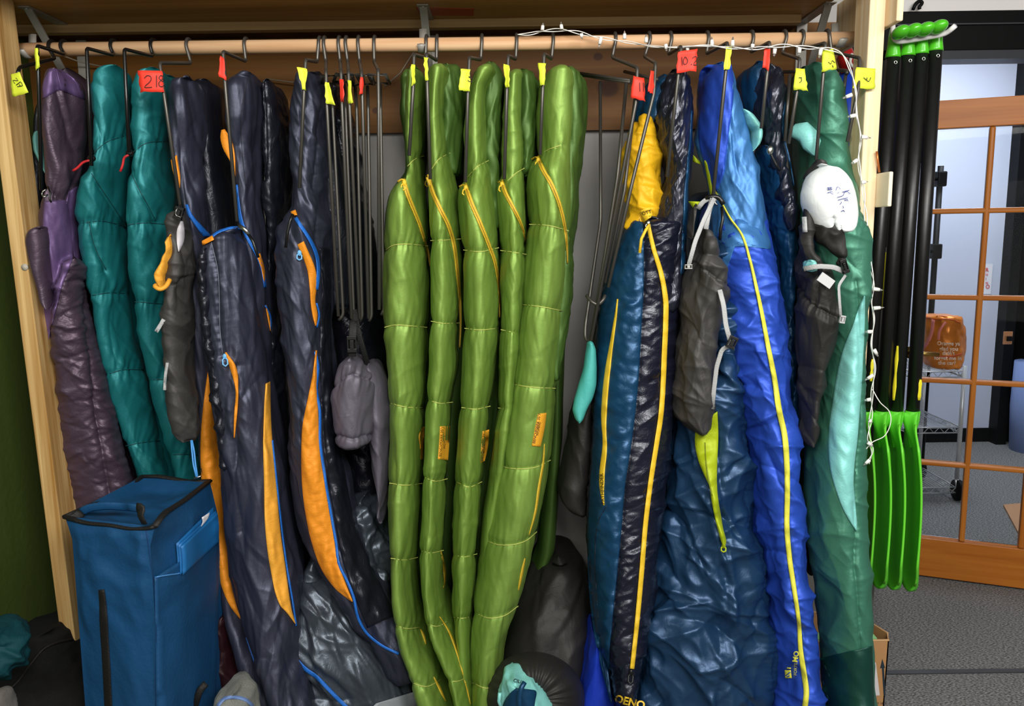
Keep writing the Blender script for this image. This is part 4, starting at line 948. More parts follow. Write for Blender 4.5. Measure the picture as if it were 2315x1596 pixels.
green('second green sleeping bag from the left, amber label facing front, long yellow piping below',
      [(149, 980, 1020), (160, 972, 1030), (200, 971, 1018), (260, 971, 1010), (330, 970, 1018), (380, 972, 1026), (395, 969, 1028), (410, 967, 1031), (440, 968, 1036), (500, 969, 1040), (545, 972, 1042), (600, 973, 1044), (680, 974, 1043), (730, 973, 1041), (850, 970, 1035), (915, 968, 1025), (1000, 963, 1018), (1085, 960, 1012), (1150, 956, 1010), (1250, 952, 1004), (1330, 953, 1001), (1400, 963, 1010), (1460, 985, 1035), (1520, 1008, 1058), (1600, 1030, 1072), (1660, 1040, 1080)],
      [(148, 990, 1038), (162, 985, 1050), (200, 990, 1054), (260, 990, 1050), (320, 990, 1042), (400, 992, 1040)], (2.165, 2.25, 2.04),
      [[(973, 544), (1000, 543), (1042, 540)], [(974, 726), (1000, 731), (1040, 730)], [(970, 905), (995, 912), (1024, 909)], [(961, 1080), (985, 1088), (1012, 1082)], [(953, 1246), (975, 1250), (1003, 1244)], [(968, 1412), (990, 1416), (1010, 1405)], [(1015, 1540), (1035, 1540), (1058, 1530)]],
      [(967, 400), (978, 435), (995, 472), (1012, 505), (1026, 550), (1034, 610), (1040, 680), (1041, 740), (1039, 785)], ([(995, 964), (993, 1000), (990, 1038)], [(1018, 963), (1016, 1000), (1013, 1040)]),
      [[(997, 1244), (1004, 1280), (1006, 1310), (1003, 1330)], [(994, 1394), (1014, 1425), (1034, 1475), (1050, 1530), (1064, 1592)]], 37, hoodseam=[[(972, 388), (992, 360), (1018, 346)]])
green('middle green sleeping bag of the five, hanging by the G3 tag',
      [(150, 1085, 1125), (162, 1070, 1128), (200, 1062, 1102), (250, 1052, 1102), (300, 1048, 1104), (350, 1052, 1108), (395, 1054, 1112), (412, 1044, 1114), (425, 1038, 1116), (460, 1037, 1119), (500, 1040, 1123), (560, 1047, 1129), (680, 1049, 1131), (740, 1050, 1128), (850, 1048, 1118), (920, 1043, 1109), (1000, 1035, 1098), (1100, 1029, 1090), (1200, 1025, 1083), (1300, 1022, 1077), (1400, 1025, 1070), (1500, 1036, 1072), (1600, 1050, 1082), (1660, 1055, 1090)],
      [(144, 1090, 1125), (158, 1085, 1138), (200, 1085, 1142), (300, 1092, 1136), (400, 1095, 1130), (520, 1098, 1130)], (2.165, 2.24, 2.12),
      [[(1047, 565), (1085, 569), (1128, 560)], [(1050, 742), (1085, 746), (1127, 742)], [(1043, 921), (1075, 925), (1109, 918)], [(1033, 1090), (1060, 1101), (1090, 1089)], [(1026, 1255), (1050, 1259), (1079, 1252)], [(1025, 1395), (1045, 1398), (1069, 1393)]],
      [(1052, 420), (1066, 460), (1086, 505), (1104, 550), (1120, 595), (1128, 650), (1130, 718)], ([(1091, 975), (1088, 1010), (1086, 1048)], [(1106, 971), (1103, 1010), (1096, 1042)]), [], 43, hoodseam=[[(1056, 402), (1080, 376), (1107, 362)]])
green('fourth green sleeping bag, narrow and partly behind the rightmost green one',
      [(163, 1150, 1190), (176, 1141, 1180), (240, 1137, 1176), (300, 1134, 1182), (350, 1132, 1186), (395, 1130, 1189), (408, 1122, 1190), (430, 1119, 1191), (500, 1127, 1192), (560, 1131, 1192), (740, 1131, 1182), (920, 1125, 1168), (1050, 1112, 1150), (1200, 1090, 1125), (1300, 1080, 1110), (1400, 1072, 1100)],
      [(160, 1160, 1204), (176, 1158, 1214), (220, 1160, 1217), (300, 1165, 1214), (400, 1170, 1205)], (2.19, 2.26, 2.22),
      [[(1131, 566), (1160, 570), (1190, 575)], [(1132, 745), (1162, 752)], [(1126, 922), (1138, 924)]],
      [(1134, 412), (1142, 435), (1156, 462), (1172, 492), (1183, 520), (1189, 550)], None, [], 47, hoodseam=[[(1144, 412), (1166, 392), (1186, 380)]])
t, G5 = green('rightmost and widest green sleeping bag, leaning, with full amber label',
      [(153, 1240, 1285), (168, 1224, 1298), (200, 1216, 1300), (250, 1212, 1300), (300, 1214, 1296), (340, 1214, 1292), (360, 1206, 1290), (380, 1197, 1290), (420, 1192, 1291), (500, 1194, 1289), (550, 1190, 1287), (610, 1181, 1282), (700, 1171, 1275), (800, 1160, 1263), (870, 1148, 1257), (960, 1135, 1251), (1050, 1121, 1246), (1150, 1109, 1228), (1220, 1097, 1214), (1300, 1085, 1195), (1370, 1073, 1178), (1440, 1067, 1152), (1500, 1065, 1141), (1600, 1068, 1128), (1660, 1070, 1120)],
      [(154, 1250, 1300), (170, 1245, 1316), (200, 1245, 1327), (240, 1245, 1327), (290, 1250, 1320), (350, 1250, 1312), (400, 1250, 1304), (500, 1250, 1299), (580, 1250, 1290), (700, 1245, 1280), (860, 1235, 1262)], (2.155, 2.2, 2.05),
      [[(1196, 507), (1240, 510), (1286, 522)], [(1173, 688), (1220, 693), (1272, 703)], [(1149, 867), (1200, 875), (1256, 878)], [(1121, 1047), (1145, 1057), (1180, 1060), (1215, 1055), (1245, 1040)], [(1098, 1221), (1125, 1231), (1160, 1231), (1190, 1222), (1214, 1202)], [(1075, 1386), (1105, 1397), (1140, 1392), (1172, 1370)], [(1068, 1543), (1100, 1556), (1132, 1543)]],
      [(1216, 358), (1228, 385), (1244, 412), (1258, 442), (1270, 480), (1279, 525), (1282, 560), (1283, 595)], ([(1216, 936), (1209, 970), (1202, 1008)], [(1236, 933), (1231, 970), (1222, 1010)]),
      [[(1231, 1003), (1229, 1040), (1219, 1100), (1210, 1160), (1196, 1210)], [(1187, 1262), (1179, 1300), (1172, 1335)]], 53, hoodseam=[[(1218, 352), (1240, 338), (1267, 329)]])

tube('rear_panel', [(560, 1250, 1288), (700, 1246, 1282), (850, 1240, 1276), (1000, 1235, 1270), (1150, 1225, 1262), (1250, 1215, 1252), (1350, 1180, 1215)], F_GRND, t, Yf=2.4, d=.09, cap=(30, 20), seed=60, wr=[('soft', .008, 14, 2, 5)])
# ================================================================ RIGHT HALF BAGS
W_INK = [('soft', .007, 14, 3, -20), ('billow', .003, 10, 24, -24)]
W_INKV = [('soft', .009, 22, 1.6, -10), ('ridge', .004, 40, 4, -14), ('ridge', .002, 60, 8, -10)]
# --- bag 1: petrol/ink with yellow zip
t = bag('sleeping_bag', 'petrol and ink-black down sleeping bag with long amber-yellow zip, behind the 10.2 tag', 1480, 2.2)
lin = tube('lining', [(262, 1432, 1468), (280, 1424, 1476), (320, 1418, 1484), (360, 1412, 1492), (400, 1414, 1494), (440, 1420, 1494), (480, 1414, 1490), (520, 1406, 1484)], F_YEL, t, folds=[(40, .010, 50, 7, 60, 40)], Yf=[(262, 2.22), (520, 2.17)], d=.07, cap=(10, 8), sig=4, step=2.5, wr=[('soft', .014, 12, 5, 20), ('ridge', .007, 18, 10, 30)], seed=61, label='yellow lining')
rh = tube('rear_hood', [(168, 1478, 1520), (185, 1455, 1530), (215, 1440, 1530), (250, 1432, 1520), (280, 1430, 1500)], F_DEEPB, t, Yf=2.22, d=.1, cap=(20, 10), sig=5, wr=[('soft', .008, 20, 5, 0), ('ridge', .003, 30, 20, 20)], seed=62, label='petrol blue back of hood')
hd = tube('hood', [(157, 1504, 1538), (170, 1490, 1556), (195, 1480, 1561), (240, 1470, 1563), (290, 1474, 1560), (340, 1486, 1556), (390, 1496, 1552), (430, 1488, 1548), (470, 1476, 1545), (520, 1462, 1545), (600, 1455, 1542), (700, 1455, 1538)], F_INKG, t, folds=[(110, .006, 70, 5, 104, 14)], Yf=[(157, 2.16), (700, 2.14)], d=.12, cap=(14, 10), seed=63, step=2.5, nf=90, wr=W_INKV)
panel('side_edge', [(262, 262)[0:0] or (1562, 250), (1560, 300), (1554, 360), (1547, 430), (1543, 520), (1538, 620)], [(1566, 250), (1565, 300), (1560, 360), (1556, 430), (1553, 520), (1546, 620)], [hd], F_DEEPB, t, k=3, n=60, label='petrol blue edge', dflt=2.3)
RB = [(488, 1446, 1470), (498, 1424, 1545), (512, 1412, 1545), (540, 1395, 1543), (600, 1375, 1540), (700, 1355, 1535), (800, 1345, 1530), (900, 1342, 1525), (1000, 1338, 1515), (1150, 1329, 1500), (1250, 1326, 1490), (1350, 1331, 1480), (1450, 1345, 1465), (1520, 1362, 1450), (1600, 1382, 1432), (1640, 1390, 1420)]
body = tube('shell', RB, F_INK, t, folds=[(260, .0055, 38, 4.5, -28, 14)], Yf=[(488, 2.12), (900, 2.09), (1640, 1.98)], d=.15, cap=(18, 14), seed=64, step=2.7, nf=110, sig=6, wr=W_INK, seams=[dict(p=[(1467, 520), (1478, 560), (1496, 620), (1505, 700), (1503, 800), (1494, 950), (1470, 1100), (1450, 1300), (1430, 1500)], d=.005, w=12, k=.006), dict(p=[(1453, 500), (1456, 600), (1450, 750), (1440, 900), (1428, 1000), (1413, 1100), (1405, 1200), (1395, 1300), (1385, 1400), (1375, 1500), (1378, 1600)], d=.006, w=10, k=.006)])
side = [(1453, 492), (1456, 600), (1450, 750), (1440, 900), (1428, 1000), (1413, 1100), (1405, 1200), (1395, 1300), (1385, 1400), (1377, 1500), (1384, 1590)]
bs = panel('blue_side', [(1430, 500), (1408, 530), (1378, 600), (1357, 700), (1347, 800), (1344, 900), (1340, 1000), (1331, 1150), (1328, 1250), (1333, 1350), (1346, 1450), (1362, 1520), (1380, 1590)], side, [body], F_DEEPB, t, k=22, n=200, puff=.004, lift=.003, wr=[('billow', .003, 14, 34, -26), ('ridge', .0022, 26, 34, -34)], label='petrol blue side panel')
strip('zipper', [(1466, 512), (1477, 560), (1495, 620), (1505, 680), (1505, 730), (1502, 800), (1500, 850), (1494, 940), (1485, 1000), (1471, 1090), (1459, 1190), (1451, 1290), (1441, 1400), (1429, 1512)], [9, 12, 12, 11, 11, 11, 10], [body, hd], Z_YEL2, t, k=3, lift=.005, puff=.003, label='amber-yellow zip')
strip('pocket_tape', [(1396, 676), (1393, 705), (1385, 760), (1376, 820), (1369, 880), (1365, 950), (1367, 1010), (1361, 1070), (1361, 1110), (1365, 1142)], [3, 6, 8, 12, 13, 13, 9, 12, 12, 3], [bs, body], Z_YEL2, t, k=3, lift=.003, smooth=6, label='yellow pocket tape')
decal_text('lettering', 'PATHFINDER', 1367, 1140, 12, -93, [bs, body], M_INKB, t, lift=.009)
pull(1466, 505, 100, 10, [body], M_METAL, t)
V, Fc = sweepVF([P(1468, 508, 2.09), P(1460, 520, 2.08), P(1450, 540, 2.08), P(1446, 572, 2.08)], .004, 8); mesh('pull_cord', V, Fc, Z_YEL2, t)
fl = panel('collar_tag', [(1446, 476), (1456, 502)], [(1470, 468), (1476, 488)], [body, hd, lin], Z_YEL2, t, k=4, n=6, lift=.012, puff=.002, dflt=2.15)
decal_text('lettering', 'OTT', 1452, 487, 11, -15, [fl], M_INKB, t, lift=.003, bold=.01)
pull(1427, 1520, 95, 26, [body], M_BLKPL, t)
decal_text('lettering', 'OENO', 1388, 1586, 24, 14, [body], Z_YEL2, t, lift=.006, bold=.03)
V, Fc = stripsVF([[(1372, 1142), (1352, 1180), (1345, 1260), (1352, 1400)]], 1.5, [body], lift=.008); mesh('seam', V, Fc, T_DARK, t)
# --- bag 2: royal with lime zip
t = bag('sleeping_bag', 'royal and steel-blue sleeping bag with long pale-yellow zip, broadest on the right', 1650, 2.2)
hood = tube('hood', [(142, 1598, 1648), (156, 1582, 1656), (185, 1576, 1660), (220, 1576, 1666), (260, 1577, 1676), (300, 1576, 1686), (340, 1580, 1694), (380, 1594, 1704), (420, 1604, 1712), (460, 1606, 1720), (520, 1600, 1732), (580, 1600, 1742), (640, 1610, 1750)], F_STEELB, t, folds=[(46, .006, 120, 7, 74, 9)], Yf=[(142, 2.17), (640, 2.13)], d=.12, cap=(10, 20), seed=71, step=3, nf=90, wr=[('soft', .010, 18, 1.5, -14), ('soft', .003, 44, 3, -16), ('ridge', .002, 24, 5, -18)], seams=[dict(p=[(1655, 145), (1660, 200), (1652, 270), (1645, 330), (1630, 400), (1616, 450)], d=.004, w=8, k=.002)])
panel('royal_panel', [(1600, 146), (1584, 160), (1579, 200), (1580, 260), (1579, 310), (1588, 360), (1603, 410), (1607, 445)], [(1654, 146), (1659, 180), (1657, 230), (1649, 290), (1642, 345), (1633, 400), (1622, 425), (1614, 448)], [hood], F_ROYAL, t, k=14, n=90, puff=.002, lift=.003, wr=[('soft', .004, 24, 2, -6), ('ridge', .0015, 24, 5, -18)], label='royal blue hood panel')
R2 = [(430, 1604, 1705), (470, 1588, 1722), (510, 1582, 1734), (560, 1590, 1744), (650, 1606, 1758), (720, 1620, 1768), (800, 1632, 1780), (900, 1655, 1791), (1000, 1672, 1801), (1100, 1684, 1810), (1200, 1694, 1817), (1300, 1706, 1824), (1400, 1720, 1838), (1480, 1726, 1851), (1560, 1728, 1858), (1660, 1730, 1866)]
rb = tube('shell', R2, F_ROYAL, t, folds=[(60, .012, 75, 9, 45, 25), (50, .008, 60, 7, -20, 20)], Yf=[(430, 2.2), (530, 2.13), (640, 2.10), (1660, 1.97)], d=.15, cap=(16, 6), seed=72, step=3, nf=110, sig=6, wr=[('soft', .014, 10, 2.4, 16), ('ridge', .010, 11, 5, 26), ('ridge', .005, 16, 12, 38)],
          seams=[dict(p=[(1650, 500), (1680, 540), (1700, 610), (1722, 700), (1740, 800), (1762, 930), (1776, 1020), (1780, 1150), (1790, 1290), (1806, 1410), (1815, 1530)], d=.008, w=14, k=.010)])
panel('steel_panel', [(1608, 465), (1590, 490), (1590, 540), (1600, 600), (1618, 640)], [(1716, 465), (1733, 520), (1742, 562), (1710, 556), (1672, 546), (1650, 590), (1642, 614)], [rb], F_STEELB, t, k=14, n=40, puff=0, lift=.002, label='steel blue shoulder panel')
strip('zipper', [(1616, 432), (1630, 456), (1650, 492), (1678, 532), (1694, 582), (1709, 645), (1722, 705), (1736, 780), (1750, 850), (1762, 930), (1774, 985), (1779, 1050), (1780, 1120), (1779, 1190), (1785, 1262), (1796, 1335), (1806, 1405), (1810, 1470), (1818, 1525), (1823, 1565), (1818, 1610)], [4, 5, 7, 9, 11, 13, 13, 12, 12, 11, 9, 12, 13], [rb, hood], Z_LIME, t, k=3, lift=.006, puff=.003, label='pale yellow zip')
SL = [(560, 1598, 1640), (640, 1600, 1642), (740, 1604, 1652), (800, 1590, 1668), (870, 1560, 1676), (960, 1530, 1684), (1050, 1508, 1692), (1150, 1498, 1700), (1250, 1490, 1710), (1350, 1478, 1722), (1450, 1462, 1732), (1530, 1448, 1738), (1600, 1432, 1742), (1660, 1420, 1742)]
sl = tube('lower_shell', SL, F_SLATEB, t, folds=[(90, .018, 105, 10, 62, 28), (60, .011, 70, 8, -35, 22)], Yf=[(560, 2.14), (900, 2.13), (1660, 2.0)], d=.16, cap=(20, 6), seed=73, step=3, nf=130, sig=10, wr=[('soft', .024, 7, 2.2, 10), ('ridge', .020, 8, 3, 18), ('ridge', .012, 9, 5, -34), ('soft', .004, 22, 12, 40)], label='slate blue lower shell',
          seams=[dict(p=[(1620, 1000), (1630, 1150), (1640, 1260), (1636, 1400), (1625, 1500), (1618, 1600)], d=.012, w=16, k=.006), dict(p=[(1648, 780), (1668, 860), (1686, 1000), (1696, 1150), (1710, 1300), (1727, 1420), (1733, 1560)], d=.008, w=14, k=.010)])
panel('lining', [(1573, 960), (1571, 1000), (1577, 1035), (1590, 1070), (1603, 1098), (1608, 1130), (1616, 1170), (1626, 1210), (1634, 1236)], [(1622, 930), (1624, 980), (1622, 1040), (1621, 1090), (1624, 1130), (1630, 1165), (1635, 1195), (1642, 1225), (1638, 1240)], [sl], F_LIME, t, k=8, n=50, puff=.006, lift=.012, label='lime-yellow lining in the open zip', wr=[('soft', .004, 20, 4, 0)])
pull(1636, 1234, 92, 14, [sl], F_LIME, t)
strip('lining_fold', [(1594, 1000), (1596, 1040), (1602, 1085), (1610, 1120)], 2.5, [sl], plain('olive_fold', '#7c8812', .6), t, lift=.022)
V, Fc = panelVF([(1556, 455), (1566, 470)], [(1590, 456), (1588, 466)], [sl, hood], n=6, k=5, puff=.014, lift=.01, dflt=2.2); mesh('lining', V, Fc, F_LIME, t)
V, Fc = panelVF([(1590, 358), (1598, 400), (1606, 445)], [(1604, 372), (1614, 405), (1614, 440)], [], n=10, k=5, puff=.01, lift=.0, dflt=2.32); mesh('lining', V, Fc, F_LIME, t)
V, Fc = panelVF([(1562, 345), (1566, 365)], [(1582, 365), (1584, 372)], [], n=6, k=4, puff=.01, dflt=2.34); mesh('lining', V, Fc, F_LIME, t)
D_ = panel('logo_mark', [(1774, 1515), (1775, 1533)], [(1788, 1515), (1790, 1533)], [rb], Z_LIME, t, k=3, n=5, puff=0, lift=.010, smooth=3)
V, Fc = stripsVF([[(1776, 1528), (1787, 1519)], [(1779, 1531), (1790, 1524)]], 2.2, [D_], lift=.001); mesh('logo_slash', V, Fc, F_ROYAL, t)
V, Fc = stripsVF([[(1779, 1510), (1788, 1511)]], 3, [rb], lift=.011); mesh('logo_bar', V, Fc, Z_LIME, t)
decal_text('lettering', 'FORTE', 1801, 1527, 9.5, -88, [rb], Z_LIME, t, lift=.011, bold=.01)
decal_text('lettering', 'MO', 1802, 1498, 16, -80, [rb], Z_LIME, t, lift=.011, bold=.03)
pull(1618, 452, 50, 12, [hood, rb], M_METAL, t)
V, Fc = sweepVF([P(1632, 468, 2.08), P(1634, 495, 2.07), P(1629, 520, 2.07), P(1628, 542, 2.075)], .0042, 8); mesh('pull_cord', V, Fc, M_BLKPL, t)
rear(t, R2, -40, F_SLATEB, Yf=2.36, y1=1000)
# --- bag 3: petrol with ink glossy hood
t = bag('sleeping_bag', 'petrol-blue down sleeping bag with glossy black hood between royal blue and sea green ones', 1740, 2.3)
b3 = tube('rear_hood', [(138, 1690, 1735), (152, 1668, 1752), (185, 1661, 1760), (230, 1664, 1762), (270, 1672, 1764), (330, 1690, 1768)], F_DEEPB, t, Yf=2.22, d=.1, cap=(20, 10), seed=81, wr=[('soft', .008, 20, 3, 0), ('ridge', .003, 30, 10, 20)])
s3 = tube('shell', [(328, 1712, 1740), (350, 1700, 1756), (400, 1704, 1776), (450, 1710, 1788), (500, 1720, 1793), (600, 1735, 1797), (700, 1748, 1799), (800, 1756, 1800), (900, 1766, 1802), (1000, 1775, 1805), (1120, 1785, 1810)], F_DEEPB, t, folds=[(70, .005, 60, 6, 75, 25)], Yf=[(328, 2.17), (1120, 2.2)], d=.13, cap=(12, 14), seed=82, step=3, wr=[('soft', .008, 22, 1.6, -10), ('ridge', .003, 40, 7, -12), ('billow', .002, 14, 30, 14)])
h3 = tube('hood', [(144, 1722, 1752), (158, 1706, 1764), (190, 1694, 1771), (230, 1687, 1773), (265, 1686, 1770), (300, 1694, 1764), (335, 1714, 1766), (360, 1728, 1770), (400, 1744, 1780), (440, 1756, 1790), (480, 1764, 1796), (520, 1772, 1798)], F_INKG, t, folds=[(80, .006, 60, 5, 100, 14)], Yf=[(144, 2.165), (520, 2.15)], d=.12, cap=(20, 20), seed=83, step=2.5, nf=90, wr=W_INKV)
strip('side_edge', [(1776, 230), (1771, 270), (1772, 310), (1782, 350), (1790, 390), (1795, 420)], [3, 5, 4, 3], [h3, s3, b3], F_DEEPB, t, lift=.004, dflt=2.3)
V, Fc = sweepVF([P(1732, 332, 2.13), P(1740, 342, 2.12), P(1744, 352, 2.12), P(1754, 372, 2.12), P(1764, 385, 2.12)], .004, 8); mesh('drawcord', V, Fc, M_BLKPL, t)
V, Fc = ball(P(1741, 340, 2.115), .009, .007, .012, 12, 8); mesh('cord_lock', V, Fc, M_METAL, t)
m1 = tube('draft_collar', [(246, 1674, 1684), (262, 1673, 1702), (280, 1680, 1716), (296, 1696, 1722), (312, 1692, 1722), (330, 1692, 1718), (342, 1696, 1706)], F_MINT, t, Yf=2.16, d=.05, cap=(8, 8), sig=3, step=2, wr=[('soft', .006, 20, 8, 20)], seed=84, label='aqua lining tube')
V, Fc = sweepVF([P(1788, 302, 2.2), P(1800, 298, 2.19), P(1816, 298, 2.18), P(1828, 310, 2.17), P(1836, 328, 2.16), P(1842, 350, 2.15)], [.012, .021, .026, .026, .024, .006], 14, flat=(1, 1))
V = V + np.random.RandomState(3).normal(size=V.shape) * .0012
mesh('draft_collar', V, Fc, F_MINT, t, label='aqua lining tube')
tube('rear_fold', [(300, 1785, 1830), (450, 1790, 1835), (700, 1795, 1840), (950, 1800, 1845), (1300, 1810, 1850)], F_NAVYD, t, Yf=2.38, d=.1, wr=W_NAV, seed=85)
# --- bag 4: sea green with mint stripe
t = bag('sleeping_bag', 'sea-green sleeping bag with mint stripe beside the right post', 1900, 2.25)
b4 = tube('rear_hood', [(150, 1792, 1840), (170, 1785, 1870), (260, 1784, 1880), (420, 1790, 1880), (700, 1800, 1890), (1000, 1810, 1900)], F_RGRND, t, Yf=2.28, d=.12, seed=91, wr=[('soft', .008, 16, 2, 0)])
R4 = [(140, 1822, 1858), (155, 1802, 1880), (190, 1794, 1896), (250, 1792, 1906), (300, 1794, 1914), (350, 1798, 1922), (400, 1802, 1931), (450, 1806, 1942), (470, 1808, 1948), (510, 1812, 1957), (560, 1820, 1963), (640, 1834, 1964), (720, 1842, 1961), (800, 1846, 1958), (900, 1838, 1953), (960, 1826, 1951), (1040, 1817, 1953), (1100, 1815, 1957), (1200, 1816, 1963), (1300, 1828, 1967), (1400, 1842, 1970), (1470, 1850, 1971), (1560, 1856, 1974), (1660, 1860, 1978)]
g4 = tube('shell', R4, F_RGRN, t, folds=[(60, .007, 95, 9, 52, 22), (26, .005, 50, 7, -20, 25)], Yf=[(140, 2.17), (380, 2.17), (470, 2.03), (900, 2.03), (1660, 1.92)], d=.13, cap=(14, 6), seed=92, step=3, nf=100, sig=7, wr=[('soft', .010, 11, 1.8, -12), ('ridge', .006, 10, 4, 34)],
          seams=[dict(p=[(1935, 640), (1948, 800), (1944, 950), (1934, 1100), (1936, 1220), (1932, 1270), (1940, 1360), (1945, 1470)], d=.009, w=12, k=.006), dict(p=[(1905, 470), (1925, 480), (1945, 476)], d=.006, w=14, k=.006)])
panel('mint_stripe', [(1953, 668), (1940, 700), (1926, 740), (1908, 785), (1894, 838), (1884, 900), (1875, 960), (1873, 1005), (1877, 1060), (1890, 1108), (1908, 1155), (1934, 1199)], [(1956, 670), (1955, 740), (1951, 820), (1947, 890), (1942, 950), (1938, 1000), (1932, 1050), (1930, 1090), (1933, 1130), (1936, 1165), (1938, 1185), (1937, 1200)], [g4], F_MINT, t, k=14, n=110, puff=.005, lift=.004, label='mint green stripe', wr=[('ridge', .004, 18, 14, 30), ('soft', .003, 14, 8, 0)])
panel('foot_panel', [(1853, 1488), (1857, 1540), (1862, 1620)], [(1972, 1460), (1975, 1540), (1978, 1620)], [g4], F_RGRND, t, k=16, n=40, puff=.002, lift=.003, label='bottle green foot panel', wr=[('soft', .003, 20, 2, 0)])
# ================================================================ HANGERS
M_HANG = plain('dark_grey_hanger_wire', '#57544f', .38, metal=.6)
M_HANGB = plain('black_hanger_wire', '#161616', .25, metal=.2)
M_TAGY = plain('yellow_tape', '#e3ef3e', .6); M_TAGR = plain('red_tape', '#ee3a26', .6)
M_PEN = plain('marker_ink', '#221c1a', .7)
YA = 2.135; WR = .0047
def flagmesh(q, Y, mat, parent, seed=1, label=None):
    """q: 4 px corners tl,tr,br,bl"""
    rs = np.random.RandomState(seed); n = 6; V = []
    tl, tr, br, bl = [np.array(a, float) for a in q]
    for j in range(n + 1):
        v = j / n
        for i in range(n + 1):
            u = i / n
            p = (tl * (1 - u) + tr * u) * (1 - v) + (bl * (1 - u) + br * u) * v
            jit = rs.normal(size=2) * (.9 if i in (0, n) or j == n else 0)
            V.append(P(p[0] + jit[0], p[1] + jit[1], Y + .004 * math.sin(u * 3.0 + seed) + .002 * math.sin(v * 4 + seed)))
    V = np.array(V); idx = np.arange((n + 1) ** 2).reshape(n + 1, n + 1)
    Q = np.stack([idx[:-1, :-1], idx[1:, :-1], idx[1:, 1:], idx[:-1, 1:]], -1).reshape(-1, 4)
    o = mesh('tape_flag', V, Q, mat, parent, smooth=True, label=label)
    HOST[o.name] = (V, Q)
    s = o.modifiers.new('thickness', 'SOLIDIFY'); s.thickness = .0006
    return o
def hanger(label, hk, ar, shaft, flag=None, red=False, text=None, tpos=None, tsize=12, tang=0, black=False, seed=1, extra=None, Yb=2.115):
    """hk: (x rod, x bottom, y bottom) px; ar: (x, y) px of forward corner; shaft: px points below"""
    mat = M_HANGB if black else M_HANG
    x0 = PV(hk[0], 95, RY).x; x1 = PV(hk[1], hk[2], 2.275).x; zb_ = PV(hk[1], hk[2], 2.275).z
    r = RR + .0048; pts = []
    for a in (200, 170, 130, 90, 50, 15, -10):
        an = math.radians(a); pts.append(Vector((x0, RY + .0005 - r * math.cos(an), rz + r * math.sin(an))))
    pts = [Vector((x0, RY - r * math.cos(math.radians(a)), rz + r * math.sin(math.radians(a)))) for a in (215, 180, 150, 120, 90, 60, 30, 0)]
    pts.append(Vector((x1, RY - r, zb_)))
    pts.append(PV(ar[0], ar[1], YA))
    for k, s in enumerate(shaft): pts.append(PV(s[0], s[1], YA + (Yb - YA) * (k + 1) / len(shaft)))
    t = thing('sleeping_bag_hanger', label, 'hanger', (x0, RY, rz), 'wire hangers on the closet rod')
    arc = pts[:8]; V1 = sweepVF(arc + [pts[8], pts[9]] + pts[10:], WR, 8, round_=.009)
    mesh('hook_and_shaft', V1[0], V1[1], mat, t)
    if extra: extra(t, mat)
    if flag:
        f = flagmesh(flag, YA - .022, M_TAGR if red else M_TAGY, t, seed, label=('red' if red else 'yellow') + ' tape flag')
        if text: hand('handwriting', text, tpos[0], tpos[1], tsize, tang, [f], M_PEN, t, w=1.5, lift=.0028)
    return t
hanger('black hanger farthest left with yellow flag marked 217', (118, 125, 132), (44, 152), [(40, 166)], [(24, 168), (44, 163), (64, 209), (28, 219)], text='217', tpos=(28, 182), tsize=13, tang=52, black=True, seed=2)
hanger('black hanger beside left post, narrow yellow flag folded on it', (145, 146, 123), (84, 103), [(86, 150), (94, 430)], [(77, 109), (86, 108), (90, 152), (81, 159)], black=True, seed=3)
hanger('black hanger in front of the first teal sleeping bag, no flag', (257, 257, 125), (196, 109), [(200, 200), (207, 375)], black=True)
hanger('black hanger in front of the second teal sleeping bag, no flag', (347, 346, 127), (281, 111), [(285, 200), (292, 345)], black=True)
hanger('hanger over the second teal sleeping bag, big red flag marked 218', (427, 432, 143), (361, 142), [(372, 220), (408, 468)], [(311, 159), (366, 160), (372, 208), (318, 208)], True, '218', (326, 197), 27, 0, seed=4)
hanger('hanger with narrow red flag, in front of the navy bag with silver pull', (557, 556, 139), (504, 116), [(510, 200), (536, 500)], [(498, 126), (507, 132), (512, 182), (494, 172)], True, seed=5)
hanger('hanger with pointed yellow flag at the third navy bag', (724, 717, 140), (691, 135), [(688, 200), (677, 425)], [(671, 151), (694, 155), (691, 204), (684, 202)], seed=6)
def emp(ring, legs, bottom):
    def f(t, mat):
        a, b, c, d = ring
        V = sweepVF([PV(a[0], a[1], 2.15), PV(b[0], b[1], 2.15), PV(c[0], c[1], 2.3), PV(d[0], d[1], 2.3)], WR, 8, closed=True)
        mesh('top_loop', V[0], V[1], mat, t)
        if legs:
            V = sweepVF([PV(legs[0][0], legs[0][1], 2.3)] + [PV(x, y, 2.22) for x, y in legs[1:]], WR, 8, round_=.01); mesh('rear_leg', V[0], V[1], mat, t)
    return f
hanger('empty hanger with wide yellow flag, first of the empty row', (735, 737, 140), (737, 160), [(739, 235), (765, 715)], [(734, 185), (743, 187), (756, 237), (736, 233)], extra=emp([(727, 172), (775, 170), (778, 188), (730, 190)], [(749, 192), (752, 240), (776, 712), (766, 724)], 0), seed=7)
hanger('empty hanger with curled red flag, second of the empty row', (768, 769, 140), (771, 160), [(773, 235), (795, 720)], [(767, 178), (777, 180), (776, 230), (770, 231)], True, extra=emp([(760, 168), (796, 168), (800, 187), (754, 184)], [(778, 192), (781, 240), (800, 715), (796, 726)], 0), seed=8)
hanger('empty hanger with stained yellow flag, third of the empty row', (784, 786, 140), (788, 161), [(790, 235), (813, 720)], [(785, 181), (794, 182), (798, 233), (788, 235)], extra=emp([(786, 170), (818, 168), (822, 190), (795, 193)], [(803, 196), (806, 240), (819, 715), (814, 726)], 0), seed=9)
